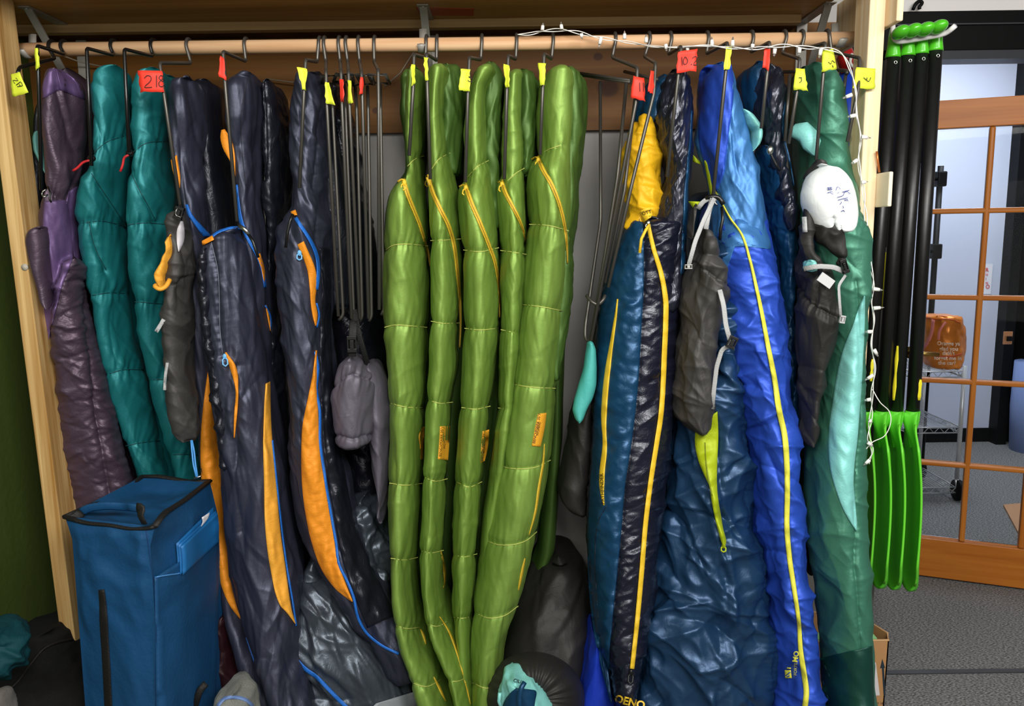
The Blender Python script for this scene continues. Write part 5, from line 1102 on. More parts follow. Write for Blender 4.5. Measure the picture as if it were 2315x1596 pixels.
hanger('empty hanger with torn red flag, fourth of the empty row', (812, 813, 140), (817, 162), [(819, 215), (833, 720)], [(813, 174), (822, 175), (822, 211), (811, 215)], True, extra=emp([(806, 170), (840, 170), (846, 190), (818, 190)], [(831, 196), (832, 240), (840, 715), (834, 726)], 0), seed=10)
hanger('empty hanger without flag, last of the empty row', (848, 846, 140), (855, 158), [(856, 235), (857, 700)], extra=emp([(833, 169), (872, 169), (881, 189), (841, 187)], [(860, 193), (860, 240), (868, 700), (862, 712)], 0))
hanger('hanger with thin yellow flag at leftmost green sleeping bag', (965, 962, 131), (936, 123), [(934, 200), (925, 352)], [(929, 145), (938, 146), (939, 188), (931, 195)], seed=11)
hanger('hanger with thin yellow flag at second green sleeping bag', (989, 987, 137), (964, 121), [(966, 200), (973, 405)], [(958, 129), (967, 131), (968, 182), (962, 182)], seed=12)
hanger('hanger with yellow flag marked G3', (1090, 1087, 135), (1061, 130), [(1058, 205), (1052, 412)], [(1042, 155), (1063, 157), (1062, 207), (1037, 203)], text='G3', tpos=(1056, 172), tsize=13, tang=88, seed=13)
hanger('hanger with folded yellow flag at fourth green sleeping bag', (1168, 1166, 134), (1149, 126), [(1146, 200), (1140, 405)], [(1137, 144), (1152, 148), (1151, 197), (1143, 198)], seed=14)
hanger('hanger with yellow flag at rightmost green sleeping bag', (1250, 1247, 133), (1230, 122), [(1227, 200), (1221, 350)], [(1216, 142), (1234, 143), (1232, 193), (1220, 193)], seed=15)
def e18(t, mat):
    for dz in (0, 4):
        V = sweepVF([PV(1312 + dz, 166 + dz, 2.42), PV(1424, 182 + dz, 2.2)], WR, 8); mesh('top_loop', V[0], V[1], mat, t)
    V = sweepVF([PV(1357, 184, 2.36), PV(1358, 500, 2.3), PV(1323, 740, 2.2), PV(1323, 765, 2.19), PV(1330, 772, 2.18), PV(1338, 760, 2.17), PV(1396, 400, 2.17), PV(1416, 187, 2.2)], WR, 8, round_=.02); mesh('rear_leg', V[0], V[1], mat, t)
    V = sweepVF([PV(1326, 668, 2.14), PV(1338, 683, 2.12), PV(1352, 690, 2.12), PV(1364, 678, 2.12), PV(1368, 668, 2.13)], WR, 8, round_=.01); mesh('wire_keeper', V[0], V[1], mat, t)
hanger('empty hanger with red flag marked 11', (1390, 1384, 130), (1441, 153), [(1438, 230), (1336, 770)], [(1432, 172), (1457, 177), (1458, 229), (1425, 221)], True, '11', (1441, 207), 20, -2, extra=e18, seed=16)
def e19(t, mat):
    V = sweepVF([PV(1412, 162, 2.42), PV(1486, 180, 2.2)], WR, 8); mesh('top_loop', V[0], V[1], mat, t)
    V = sweepVF([PV(1436, 222, 2.2), PV(1412, 430, 2.18), PV(1368, 640, 2.17)], WR, 8); mesh('rear_leg', V[0], V[1], mat, t)
hanger('empty hanger with narrow red flag in front of the yellow lining', (1467, 1457, 128), (1482, 143), [(1478, 212), (1430, 410), (1375, 650)], [(1471, 160), (1480, 161), (1476, 213), (1464, 208)], True, extra=e19, seed=17, Yb=2.1)
hanger('hanger in front of ink-black hood, square red flag marked 10.2', (1515, 1511, 123), (1540, 105), [(1534, 165), (1508, 400)], [(1533, 116), (1577, 111), (1573, 160), (1529, 166)], True, '10.2', (1537, 148), 19, -4, seed=18)
hanger('hanger with yellow flag at the royal blue hood', (1598, 1597, 122), (1645, 96), [(1641, 160), (1612, 445)], [(1642, 106), (1654, 104), (1650, 156), (1636, 158)], seed=19)
hanger('hanger with red flag at the glossy black hood', (1698, 1697, 118), (1740, 95), [(1735, 160), (1721, 290)], [(1729, 109), (1742, 111), (1738, 161), (1724, 151)], True, seed=20)
def e23(t, mat):
    V = sweepVF([PV(1765, 163, 2.3), PV(1800, 162, 2.18), PV(1806, 166, 2.17)], WR, 8, round_=.01); mesh('top_loop', V[0], V[1], mat, t)
    V = sweepVF([PV(1786, 168, 2.19), PV(1774, 320, 2.18)], WR, 8); mesh('rear_leg', V[0], V[1], mat, t)
hanger('hanger with yellow flag beside dark gap left of the sea green bag', (1772, 1768, 120), (1808, 133), [(1803, 200), (1783, 325)], [(1799, 154), (1818, 156), (1828, 204), (1793, 203)], text='J', tpos=(1806, 188), tsize=14, tang=0, extra=e23, seed=21)
hanger('hanger with yellow flag in front of the sea green bag', (1811, 1811, 112), (1866, 97), [(1862, 160), (1845, 362)], [(1860, 115), (1883, 110), (1892, 156), (1858, 163)], text='5-', tpos=(1872, 140), tsize=14, tang=70, seed=22)
def e25(t, mat):
    V = sweepVF([PV(1890, 158, 2.3), PV(1914, 160, 2.2), PV(1915, 166, 2.19)], WR, 8, round_=.01); mesh('top_loop', V[0], V[1], mat, t)
    V = sweepVF([PV(1912, 168, 2.2), PV(1905, 230, 2.2)], WR, 8); mesh('rear_leg', V[0], V[1], mat, t)
hanger('thick hanger at right end with yellow flag marked 7 over the right post', (1868, 1880, 118), (1944, 131), [(1940, 200), (1916, 320)], [(1936, 152), (1979, 155), (1978, 201), (1928, 200)], text='7', tpos=(1953, 172), tsize=16, tang=100, extra=e25, seed=23, Yb=2.08)

# ================================================================ STUFF SACKS ON THE HANGERS
def ribbon(name, pts, w, mat, parent, label=None, th=.12, tw=None):
    V, Fc = sweepVF([Vector(p) for p in pts], w / 2, 8, round_=.01, flat=(th, 1)); return mesh(name, V, Fc, mat, parent, label=label)
def buckle(px, py, Y, w, h, mat, parent, ang=0):
    c = PV(px, py, Y); R = Matrix.Rotation(math.radians(ang), 3, 'Y')
    parts = []
    for (a, b) in (((-w, -.005, -h), (w, .005, -h * .55)), ((-w, -.005, h * .55), (w, .005, h)), ((-w, -.004, -h), (-w * .7, .004, h)), ((w * .7, -.004, -h), (w, .004, h)), ((-w * .4, -.006, -h * .6), (w * .4, .003, h * .5))):
        V, Fc = boxVF(a, b); parts.append((V @ np.array(R).T + np.array(c), Fc))
    V, Fc = joinVF(parts); return bevel(mesh('buckle', V, Fc, mat, parent, smooth=False), .001)
WS = [('soft', .008, 12, 4, 10), ('ridge', .005, 14, 8, 25)]
# black long sack + orange pouch on 218
t = thing('compression_sack', 'long charcoal stuff sack with grey strap on the 218 hanger', 'stuff sack', tuple(PV(410, 560, 2.14)), 'stuff sacks on the hangers')
b = tube('sack_body', [(468, 404, 420), (480, 392, 424), (500, 382, 426), (525, 378, 428), (545, 380, 432), (570, 392, 437), (620, 388, 440), (670, 376, 440), (720, 370, 440), (780, 372, 442), (860, 378, 446), (920, 384, 450), (960, 388, 446), (990, 400, 434), (1000, 408, 424)], F_SACK, t, folds=[(40, .008, 70, 8, 65, 30)], Yf=2.10, d=.08, cap=(10, 10), sig=6, step=3, wr=WS, seams=[dict(p=[(394, 645), (415, 630), (438, 618)], d=.008, w=8, k=.003)], seed=101)
panel('reflective_strip', [(408, 500), (400, 520), (400, 550), (403, 568)], [(414, 500), (417, 520), (416, 545), (405, 570)], [b], plain('pale_grey_web', '#d6d3da', .6), t, k=4, puff=.006, lift=.004, label='pale grey strap')
buckle(404, 482, 2.075, .011, .016, M_BLKPL, t, 20); ribbon('strap', [PV(410, 466, 2.09), PV(402, 474, 2.07), PV(398, 486, 2.07), PV(412, 490, 2.07)], .012, M_METAL, t)
strip('strap_end', [(370, 722), (362, 736), (353, 750)], 9, [b], M_GREYWEB, t, dflt=2.2); strip('care_tag', [(378, 820), (374, 850), (372, 882)], 7, [b], M_GREYWEB, t, dflt=2.2)
for dx in (0, 5):
    V, Fc = sweepVF([PV(432 + dx * .4, 995, 2.12), PV(434 + dx, 1020, 2.11), PV(437 + dx, 1050, 2.10), PV(444 + dx * .5, 1078, 2.09)], .0024, 6, round_=.01); mesh('drawcord', V, Fc, plain('sky_blue_cord', '#4d9be0', .5), t, label='light blue drawcord')
t = thing('small_pouch', 'small orange drawstring pouch beside charcoal sack on the 218 hanger', 'pouch', tuple(PV(375, 590, 2.12)))
tube('pouch_body', [(530, 382, 392), (545, 373, 396), (565, 372, 398), (585, 362, 399), (610, 353, 396), (630, 350, 388), (645, 356, 382), (656, 362, 376)], F_ORGL, t, Yf=2.085, d=.05, cap=(8, 8), sig=4, step=2, wr=[('soft', .008, 20, 7, 30), ('ridge', .004, 24, 20, 40)], seed=102)
V, Fc = sweepVF([PV(352, 645, 2.08), PV(350, 648, 2.07), PV(362, 655, 2.065), PV(376, 648, 2.075), PV(384, 632, 2.09)], .006, 8, round_=.01); mesh('rolled_hem', V, Fc, F_ORGL, t)
# grey sacks on the empty hangers
t = thing('compression_sack', 'grey stuff sack with black buckle hanging under the empty hangers', 'stuff sack', tuple(PV(800, 900, 2.15)), 'stuff sacks on the hangers')
b = tube('sack_body', [(806, 780, 815), (830, 766, 832), (850, 760, 842), (870, 756, 846), (900, 753, 850), (940, 756, 847), (980, 758, 846), (1000, 760, 845), (1014, 764, 842)], F_SACKG, t, folds=[(18, .004, 60, 8, 82, 12)], Yf=2.12, d=.09, cap=(18, 12), sig=5, step=2.5, wr=[('soft', .006, 14, 3, 0), ('ridge', .002, 20, 6, 20)], seams=[dict(p=[(757, 875), (780, 852), (800, 845), (838, 860)], d=.008, w=6, k=.006), dict(p=[(760, 985), (800, 994), (843, 982)], d=.010, w=7, k=.003)], seed=104)
ribbon('strap', [PV(799, 725, 2.14), PV(797, 760, 2.13), PV(796, 806, 2.12)], .022, M_BLKWEB, t); buckle(796, 778, 2.115, .013, .022, M_BLKPL, t)
t = thing('compression_sack', 'dark grey stuff sack behind the grey one, half hidden by green bag', 'stuff sack', tuple(PV(860, 950, 2.2)), 'stuff sacks on the hangers')
tube('sack_body', [(818, 826, 850), (840, 822, 866), (880, 826, 876), (940, 838, 882), (1000, 843, 884), (1060, 845, 884), (1120, 850, 882), (1180, 850, 878)], F_SACKG, t, Yf=2.19, d=.08, cap=(14, 14), sig=6, wr=[('soft', .012, 14, 3, 0), ('ridge', .005, 22, 6, 20)], seed=105)
ribbon('strap', [PV(800, 700, 2.17), PV(812, 760, 2.17), PV(830, 822, 2.19)], .016, M_BLKWEB, t)
# teal pouch and black sack right of the greens
t = thing('compression_sack', 'black stuff sack in shadow left of petrol and black bag', 'stuff sack', tuple(PV(1310, 1000, 2.3)), 'stuff sacks on the hangers')
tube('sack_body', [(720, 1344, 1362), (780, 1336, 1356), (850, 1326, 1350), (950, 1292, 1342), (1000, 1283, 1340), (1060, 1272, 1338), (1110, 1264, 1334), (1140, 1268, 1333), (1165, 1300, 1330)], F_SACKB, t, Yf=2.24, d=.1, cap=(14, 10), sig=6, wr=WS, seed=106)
t = thing('small_pouch', 'flat aqua pouch hanging left of petrol and black bag', 'pouch', tuple(PV(1318, 860, 2.2)))
tube('pouch_body', [(772, 1328, 1338), (790, 1326, 1346), (830, 1320, 1347), (870, 1308, 1345), (905, 1298, 1338), (930, 1294, 1326), (950, 1300, 1318), (957, 1305, 1314)], fabric('aqua_cloth', '#4db3ac', .5, .12, (16, 14, 12), metal=.1), t, Yf=2.16, d=.03, cap=(4, 8), sig=4, step=2, wr=[('soft', .006, 18, 3, 0)], seed=107)
# charcoal sack in front of royal bag
t = thing('compression_sack', 'large charcoal stuff sack with grey compression straps in front of slate blue bag', 'stuff sack', tuple(PV(1580, 750, 2.1)), 'stuff sacks on the hangers')
b = tube('sack_body', [(515, 1582, 1600), (530, 1572, 1606), (550, 1566, 1616), (575, 1560, 1622), (600, 1555, 1628), (640, 1548, 1634), (680, 1542, 1632), (740, 1536, 1622), (800, 1530, 1612), (860, 1528, 1609), (920, 1526, 1606), (950, 1524, 1604), (970, 1538, 1602), (984, 1570, 1598)], F_SACK, t, folds=[(40, .008, 70, 8, 65, 30)], Yf=2.06, d=.09, cap=(12, 12), sig=5, step=2.5, nf=90, wr=[('soft', .012, 11, 3, 5), ('ridge', .006, 16, 7, 20), ('soft', .003, 30, 20, 0)], seams=[dict(p=[(1558, 590), (1580, 600), (1600, 612), (1632, 645)], d=.010, w=8, k=.010)], seed=108)
ribbon('strap', [PV(1615, 448, 2.07), PV(1590, 500, 2.05), PV(1572, 545, 2.045), PV(1556, 604, 2.04)], .012, M_GREYWEB, t, label='grey compression strap')
ribbon('strap', [PV(1612, 446, 2.08), PV(1602, 480, 2.06), PV(1596, 518, 2.05)], .014, M_GREYWEB, t, label='grey compression strap')
ribbon('strap', [PV(1578, 472, 2.10), PV(1590, 455, 2.09), PV(1612, 446, 2.08)], .013, M_GREYWEB, t, label='grey compression strap')
ribbon('strap', [PV(1627, 655, 2.03), PV(1636, 690, 2.02), PV(1641, 735, 2.02), PV(1652, 775, 2.02)], .013, M_GREYWEB, t, label='grey compression strap')
ribbon('strap', [PV(1652, 780, 2.02), PV(1632, 790, 2.03), PV(1620, 830, 2.04), PV(1614, 880, 2.05), PV(1610, 925, 2.06)], .012, M_SACKW if 0 else M_GREYWEB, t, label='grey compression strap')
buckle(1655, 774, 2.015, .011, .016, M_BLKPL, t, 25); buckle(1556, 603, 2.03, .010, .006, M_METAL, t)
V, Fc = sweepVF([PV(1596, 448, 2.09), PV(1610, 444, 2.08), PV(1626, 446, 2.08), PV(1636, 462, 2.075)], .006, 8, round_=.01); mesh('strap_ring', V, Fc, M_BLKPL, t)
tube('rear_flap', [(462, 1566, 1576), (480, 1560, 1574), (510, 1554, 1574), (540, 1552, 1572)], F_SACK, t, Yf=2.1, d=.03, cap=(4, 4), sig=3, wr=WS, seed=109)
# pale sack on sea green bag
t = thing('compression_sack', 'charcoal stuff sack with pale mint cap handwritten on, over the sea green bag', 'stuff sack', tuple(PV(1872, 450, 2.05)), 'stuff sacks on the hangers')
cap_ = tube('sack_cap', [(370, 1842, 1868), (378, 1832, 1896), (392, 1822, 1912), (410, 1815, 1924), (435, 1811, 1932), (460, 1813, 1937), (480, 1819, 1939), (500, 1828, 1938), (515, 1836, 1936), (524, 1846, 1930), (530, 1866, 1908)], F_WHITE, t, Yf=[(370, 2.04), (450, 2.01), (530, 2.02)], d=.07, cap=(10, 8), sig=4, step=2, nf=90, wr=[('soft', .005, 14, 5, 10)], seams=[dict(p=[(1884, 500), (1888, 535)], d=.012, w=6, k=.008), dict(p=[(1908, 485), (1902, 530)], d=.010, w=5, k=.008)], seed=111, label='pale mint cap')
hand('handwriting', 'Kirs', 1904, 434, 17, 76, [cap_], plain('blue_marker', '#2b3a8c', .7), t, w=1.4, lift=.006)
hand('handwriting', 'Colle-r', 1886, 424, 15, 74, [cap_], MC['blue_marker'], t, w=1.4, lift=.006)
hand('handwriting', '#P', 1868, 424, 15, 80, [cap_], MC['blue_marker'], t, w=1.4, lift=.006)
tube('rim_band', [(360, 1846, 1858), (366, 1836, 1866), (378, 1826, 1870), (392, 1818, 1868), (404, 1815, 1860)], F_SACK, t, Yf=2.085, d=.05, cap=(5, 4), sig=3, step=2, wr=WS, seed=112)
tube('sack_neck', [(505, 1830, 1936), (530, 1834, 1932), (548, 1842, 1926), (565, 1856, 1918), (580, 1872, 1912), (600, 1890, 1908)], F_SACKB, t, Yf=2.035, d=.05, cap=(4, 10), sig=4, step=2, wr=[('soft', .010, 18, 8, 10), ('ridge', .008, 16, 12, 20)], seed=113)
b = tube('sack_body', [(470, 1812, 1830), (520, 1812, 1832), (570, 1808, 1838), (595, 1800, 1862), (610, 1800, 1884), (640, 1802, 1892), (680, 1800, 1893), (720, 1799, 1893), (760, 1798, 1888), (800, 1799, 1880), (850, 1802, 1866), (900, 1804, 1856), (950, 1808, 1850), (985, 1815, 1848), (1012, 1832, 1842)], F_SACKB, t, folds=[(40, .008, 70, 8, 65, 30)], Yf=[(470, 2.06), (620, 2.03), (1012, 2.06)], d=.08, cap=(8, 10), sig=5, step=2.5, nf=90, wr=[('soft', .012, 10, 3, 10), ('ridge', .007, 12, 6, 28)], seams=[dict(p=[(1802, 650), (1840, 690), (1893, 720)], d=.010, w=8, k=.008)], seed=114)
ribbon('strap', [PV(1817, 608, 2.02), PV(1850, 602, 2.0), PV(1885, 604, 2.0), PV(1912, 616, 2.01)], .013, M_GREYWEB, t, label='grey compression strap')
ribbon('strap', [PV(1912, 622, 2.0), PV(1896, 645, 1.99), PV(1898, 680, 1.99), PV(1902, 725, 2.0)], .008, M_GREYWEB, t, label='grey compression strap')
buckle(1909, 602, 2.0, .008, .018, M_BLKPL, t, -20); buckle(1904, 722, 1.995, .007, .010, M_GREYWEB, t, 10)
tube('inner_lining', [(588, 1826, 1838), (596, 1817, 1846), (606, 1816, 1848), (614, 1822, 1842)], F_MINT, t, Yf=2.03, d=.03, cap=(5, 5), sig=2, step=1.5, wr=[('ridge', .005, 30, 20, 20)], seed=115)
V, Fc = boxVF((-.02, -.002, -.012), (.02, .002, .012)); R_ = np.array(Matrix.Rotation(math.radians(35), 3, 'Y')); V = V @ R_.T + np.array(PV(1867, 634, 2.0)); mesh('woven_label', V, Fc, plain('white_label', '#c9c9c9', .6), t, smooth=False)
strip('grey_patch', [(1818, 490), (1820, 525)], 11, [b], M_GREYWEB, t)

# ================================================================ STRING LIGHTS
M_CORD = plain('white_cord', '#efece6', .4); mgl, nt, b_ = base_mat('clear_bulb'); b_.inputs['Transmission Weight'].default_value = .9; b_.inputs['Roughness'].default_value = .05
path = [(1170, 78, 2.27), (1195, 77, 2.262), (1225, 71, 2.26), (1270, 68, 2.258), (1300, 72, 2.255), (1340, 82, 2.25), (1385, 90, 2.245), (1430, 97, 2.24), (1480, 105, 2.20), (1530, 107, 2.16), (1590, 103, 2.13), (1650, 108, 2.115), (1700, 110, 2.11), (1740, 106, 2.11), (1780, 103, 2.11), (1830, 108, 2.11), (1880, 112, 2.1), (1903, 122, 2.09), (1922, 158, 2.08), (1934, 200, 2.07), (1937, 260, 2.07), (1946, 310, 2.07), (1941, 355, 2.07), (1944, 390, 2.07), (1951, 425, 2.07), (1958, 500, 2.06), (1964, 560, 2.05), (1968, 600, 2.04), (1975, 640, 2.04), (1970, 680, 2.04), (1976, 720, 2.04), (1970, 780, 2.04), (1978, 830, 2.04), (1972, 880, 2.04), (1970, 930, 2.04), (1964, 990, 2.03), (1972, 1020, 2.03), (1962, 1048, 2.03)]
cords = []
c = curve_interp(np.array(path, float), n=420)
for k in range(2):
    ph = np.arange(len(c)) * .22 + k * math.pi
    off = 2.3 * np.sin(ph) * (1 + .5 * np.sin(np.arange(len(c)) * .05))
    tt = np.gradient(c[:, :2], axis=0); nn = np.stack([tt[:, 1], -tt[:, 0]], -1); nn /= np.linalg.norm(nn, axis=1)[:, None]
    q = c[:, :2] + nn * off[:, None]
    pts = [Vector(P(q[i, 0], q[i, 1], c[i, 2] + .003 * math.cos(ph[i]))) for i in range(len(c))]
    cords.append(sweepVF(pts, .0013, 5))
loop = curve_interp(np.array([(1972, 880, 2.04), (1990, 910, 2.03), (2010, 930, 2.03), (2014, 952, 2.03), (2000, 985, 2.03), (1972, 1000, 2.03), (1958, 1015, 2.03)], float), n=60)
cords.append(sweepVF([Vector(P(a, b_2, y)) for a, b_2, y in loop], .0013, 5))
sl_ = thing('string_lights', 'white string of unlit mini bulbs along the rod and down the right post', 'string lights', tuple(PV(1500, 107, 2.2)))
V, Fc = joinVF(cords); mesh('cord', V, Fc, M_CORD, sl_)
bl = [(1226, 68, 1228, 52), (1270, 66, 1268, 50), (1314, 76, 1316, 88), (1359, 84, 1354, 108), (1412, 88, 1412, 70), (1461, 96, 1461, 78), (1505, 100, 1507, 116), (1554, 104, 1555, 120), (1610, 102, 1609, 84), (1656, 104, 1657, 84), (1702, 100, 1700, 112), (1752, 110, 1750, 128), (1808, 108, 1806, 126), (1856, 112, 1852, 132),
      (1926, 214, 1905, 222), (1934, 261, 1915, 264), (1948, 309, 1968, 312), (1938, 362, 1924, 370), (1948, 412, 1962, 411), (1974, 653, 1996, 656), (1975, 697, 1998, 695), (1972, 750, 1955, 750), (1976, 790, 1985, 806), (1974, 848, 1955, 860), (1968, 903, 1955, 905), (1965, 950, 1972, 956), (1962, 1000, 1974, 1010), (1966, 1040, 1952, 1052)]
for x0, y0, x1, y1 in bl:
    Yb = float(np.interp(x0, [1170, 1480, 1650, 1880], [2.25, 2.19, 2.105, 2.09])) if y0 < 140 else (2.05 if y0 < 500 else 2.02)
    a, b_2 = PV(x0, y0, Yb), PV(x1, y1, Yb); d = (b_2 - a)
    V, Fc = sweepVF([a, a + d * .65], [.0052, .0044], 8, flat=(.8, 1)); s_ = mesh('bulb_socket', V, Fc, M_CORD, sl_)
    V, Fc = sweepVF([a + d * .65, a + d * .85, a + d * 1.05], [.0028, .0024, .0006], 7); mesh('bulb', V, Fc, mgl, s_)
# cable at back wall
for q_, lb_ in (([PV(600, 178, 2.58), PV(660, 186, 2.58), PV(720, 178, 2.58)], 'thin pale cable on the plywood between two navy hoods'), ([PV(870, 195, 2.58), PV(905, 165, 2.58), PV(940, 110, 2.58)], 'thin pale cable rising to the bracket left of the green bags'), ([PV(140, 125, 2.5), PV(180, 140, 2.55), PV(230, 150, 2.58)], 'thin pale cable on plywood above the teal bags')):
    V, Fc = sweepVF(q_, .002, 6); tag(mesh('wall_cable', V, Fc, plain('grey_cord', '#8d8272', .6), None), lb_, 'cable', 'light cables behind the bags')

# ================================================================ PADDLES
M_SHAFT = plain('black_carbon_shaft', '#101010', .38, bump=.05); M_PG = plain('green_plastic_grip', '#4bb81f', .28, coat=.4); M_PB = plain('green_blade_plastic', '#5ccc2e', .5); M_STK = plain('yellow_sticker', '#e8dc2a', .5)
YP = 2.27
pd = [('leftmost green-bladed paddle, mostly behind the right post', (2017, 150, 1958, 930), (2036, 75), (1967, 1000), 127),
      ('second green-bladed paddle from the post', (2050, 150, 1994, 930), (2064, 71), (2008, 1010), 123),
      ('third green-bladed paddle from the post', (2080, 150, 2026, 930), (2092, 68), (2037, 1015), 119),
      ('rightmost green-bladed paddle beside the glass door', (2112, 145, 2063, 930), (2122, 63), (2076, 1020), 112)]
for k, (lb, (ax, ay, bx, by), (gx, gy), (ex, ey), ny) in enumerate(pd):
    t = thing('paddle', lb, 'paddle', tuple(PV(bx, by, YP)), 'paddles hanging on the white hook')
    Yk = YP + .0
    top = PV(ax + (150 - ny) * .07, ny, Yk); bot = PV(bx, by + 6, Yk)
    V, Fc = sweepVF([top, bot], .0185, 24); sh_ = mesh('shaft', V, Fc, M_SHAFT, t); HOST[sh_.name] = (V, [f for f in Fc])
    nk = top + Vector((0, 0, .0)); gc = PV(gx, gy - 2, Yk - .06)
    up = (top - bot).normalized()
    V, Fc = sweepVF([top - up * .004, top + up * .002, top + up * .02, top + up * .045, top + up * .07], [.0205, .0195, .017, .0155, .013], 22); mesh('grip_neck', V, Fc, M_PG, t)
    V, Fc = ball((0, 0, 0), .0215, .030, .0165, 26, 16); R_ = np.array((Matrix.Rotation(math.radians(-12), 3, 'Y') @ Matrix.Rotation(math.radians(-8), 3, 'X'))); V = V @ R_.T + np.array(gc); mesh('grip', V, Fc, M_PG, t, label='green palm grip')
    rv = PV(ax + 6 + (150 - ny) * .07, ny + 14, Yk - .0195)
    V, Fc = sweepVF([rv + Vector((.004 * math.cos(a), 0, .004 * math.sin(a))) for a in np.linspace(0, 2 * math.pi, 11)[:-1]], .0014, 6, closed=True); mesh('rivet', V, Fc, M_METAL, t)
    # blade: ruled surface between near (camera side) edge and far edge
    n, m = 44, 10; G = []
    yb = 1326 + 3 * k
    near = curve_interp([(bx + 14, by + 2), (bx + 7, by + 36), (bx + 13, by + 84), (bx + 19, by + 150), (bx + 20, by + 210), (bx + 17, by + 280), (bx + 11, by + 350), (bx + 6, yb - 12), (bx - 2, yb - 2), (bx - 10, yb)], n=n)
    far = curve_interp([(bx - 15, by + 2), (bx - 18, by + 60), (bx - 26, by + 120), (bx - 30, by + 200), (bx - 31, by + 280), (bx - 29, by + 340), (bx - 24, yb - 22), (bx - 18, yb - 8), (bx - 14, yb - 2), (bx - 11, yb)], n=n)
    for i in range(n):
        f = i / (n - 1); op = min(1, f / .22)
        Yn = YP - .02 - .08 * op * (1 - max(0, f - .85) / .15 * .8); Yf_ = YP + .02 + .06 * op * (1 - max(0, f - .85) / .15 * .8)
        A_, B_ = P(near[i, 0], near[i, 1], Yn), P(far[i, 0], far[i, 1], Yf_)
        for j in range(m + 1):
            u = j / m; p = A_ * (1 - u) + B_ * u
            bulge = math.sin(math.pi * u)
            p = p + np.array([.022 * bulge * op - .012 * math.exp(-((u - .5) / .12) ** 2) * (1 - f) + (-.018 * bulge * (1 - op)), 0, 0]); G.append(p)
    G = np.array(G); idx = np.arange(n * (m + 1)).reshape(n, m + 1)
    Q = np.stack([idx[:-1, :-1], idx[1:, :-1], idx[1:, 1:], idx[:-1, 1:]], -1).reshape(-1, 4)
    bo = mesh('blade', G, Q, M_PB, t, label='green blade'); sm_ = bo.modifiers.new('thickness', 'SOLIDIFY'); sm_.thickness = .006; sm_.offset = 0
    V, Fc = sweepVF([Vector(tuple(G[i * (m + 1)])) for i in range(3, n - 2)], .0034, 6); mesh('blade_rim', V, Fc, plain('bright_green_rim', '#6fd83a', .35), bo)
    V, Fc = sweepVF([bot + up * .01, bot + up * -.02, bot + up * -.10], [.0205, .0195, .004], 18); mesh('blade_socket', V, Fc, M_PB, bo)
    if k != 1:
        side = [6, 0, -8, 13][k]; ya_ = [812, 0, 782, 858][k]; yb_ = [862, 0, 905, 905][k]
        strip('sticker', [(bx + side + (930 - ya_) * .075, ya_), (bx + side + (930 - (ya_ + yb_) / 2) * .075, (ya_ + yb_) / 2), (bx + side + (930 - yb_) * .075, yb_)], [4, 9, 5, 9, 5], [sh_], M_STK, t, k=3, lift=.001, puff=0, rim=.001, label='yellow sticker')
t = thing('white_hook_rack', 'white bent steel hook holding the green paddle grips', 'hook', tuple(PV(2080, 90, 2.2)))
V, Fc = sweepVF([PV(2018, 50, 2.28), PV(2019, 70, 2.25), PV(2021, 88, 2.24), PV(2030, 95, 2.24), PV(2060, 91, 2.24), PV(2100, 84, 2.238), PV(2138, 77, 2.225), PV(2160, 58, 2.2)], .0066, 12, round_=.02); mesh('hook_bar', V, Fc, plain('white_enamel', '#d9d7d6', .35), t)
t = thing('grey_pole', 'thin grey pole with yellow label between the paddle shafts', 'pole', tuple(PV(1992, 760, 2.5)))
V, Fc = sweepVF([PV(2003, 560, 2.45), PV(1980, 1130, 2.45), Pz(1950, 1640)], .011, 14); g_ = mesh('pole_tube', V, Fc, plain('grey_tube', '#6f6c68', .5), t); HOST[g_.name] = (V, Fc)
strip('yellow_label', [(2003, 570), (1999, 650), (1996, 700)], 7, [g_], M_STK, t, lift=.001, rim=.001, puff=0)
V, Fc = sweepVF([PV(2034, 560, 2.42), PV(2010, 930, 2.42)], .003, 8); mesh('thin_rod', V, Fc, MC['grey_tube'], t)
# red/blue roll behind post
t = thing('rolled_mat', 'blue roll with red strap behind the right post', 'roll', tuple(PV(1922, 300, 2.5)))
V, Fc = sweepVF([PV(1915, 160, 2.5), PV(1924, 380, 2.5)], .022, 18); mesh('roll', V, Fc, plain('bright_blue_foam', '#1c50e0', .5), t)
V, Fc = sweepVF([PV(1913, 100, 2.5), PV(1912, 130, 2.48), PV(1920, 160, 2.48)], [.012, .026, .024], 16); mesh('red_cap', V, Fc, plain('red_plastic', '#b01818', .4), t)
V, Fc = sweepVF([PV(1926, 122, 2.45), PV(1921, 140, 2.44), PV(1926, 150, 2.44), PV(1932, 150, 2.44)], .0045, 8, round_=.01); mesh('white_hook', V, Fc, M_CORD, t)
a, b_2 = PV(1888, 172, 2.55), PV(1903, 214, 2.55); V, Fc = boxVF((a.x, 2.55, b_2.z), (b_2.x, 2.556, a.z)); tag(mesh('paper_sheet', V, Fc, plain('paper_white', '#f2f0ee', .7), smooth=False), 'small white paper behind the sea green hood', 'paper')
V, Fc = sweepVF([PV(1982, 342, 2.12), PV(1984, 360, 2.12), PV(1988, 390, 2.12)], .003, 6); tag(mesh('wire_end', V, Fc, plain('copper_wire', '#c9793f', .4, metal=.6)), 'frayed copper-coloured wire above small white wood block', 'wire')
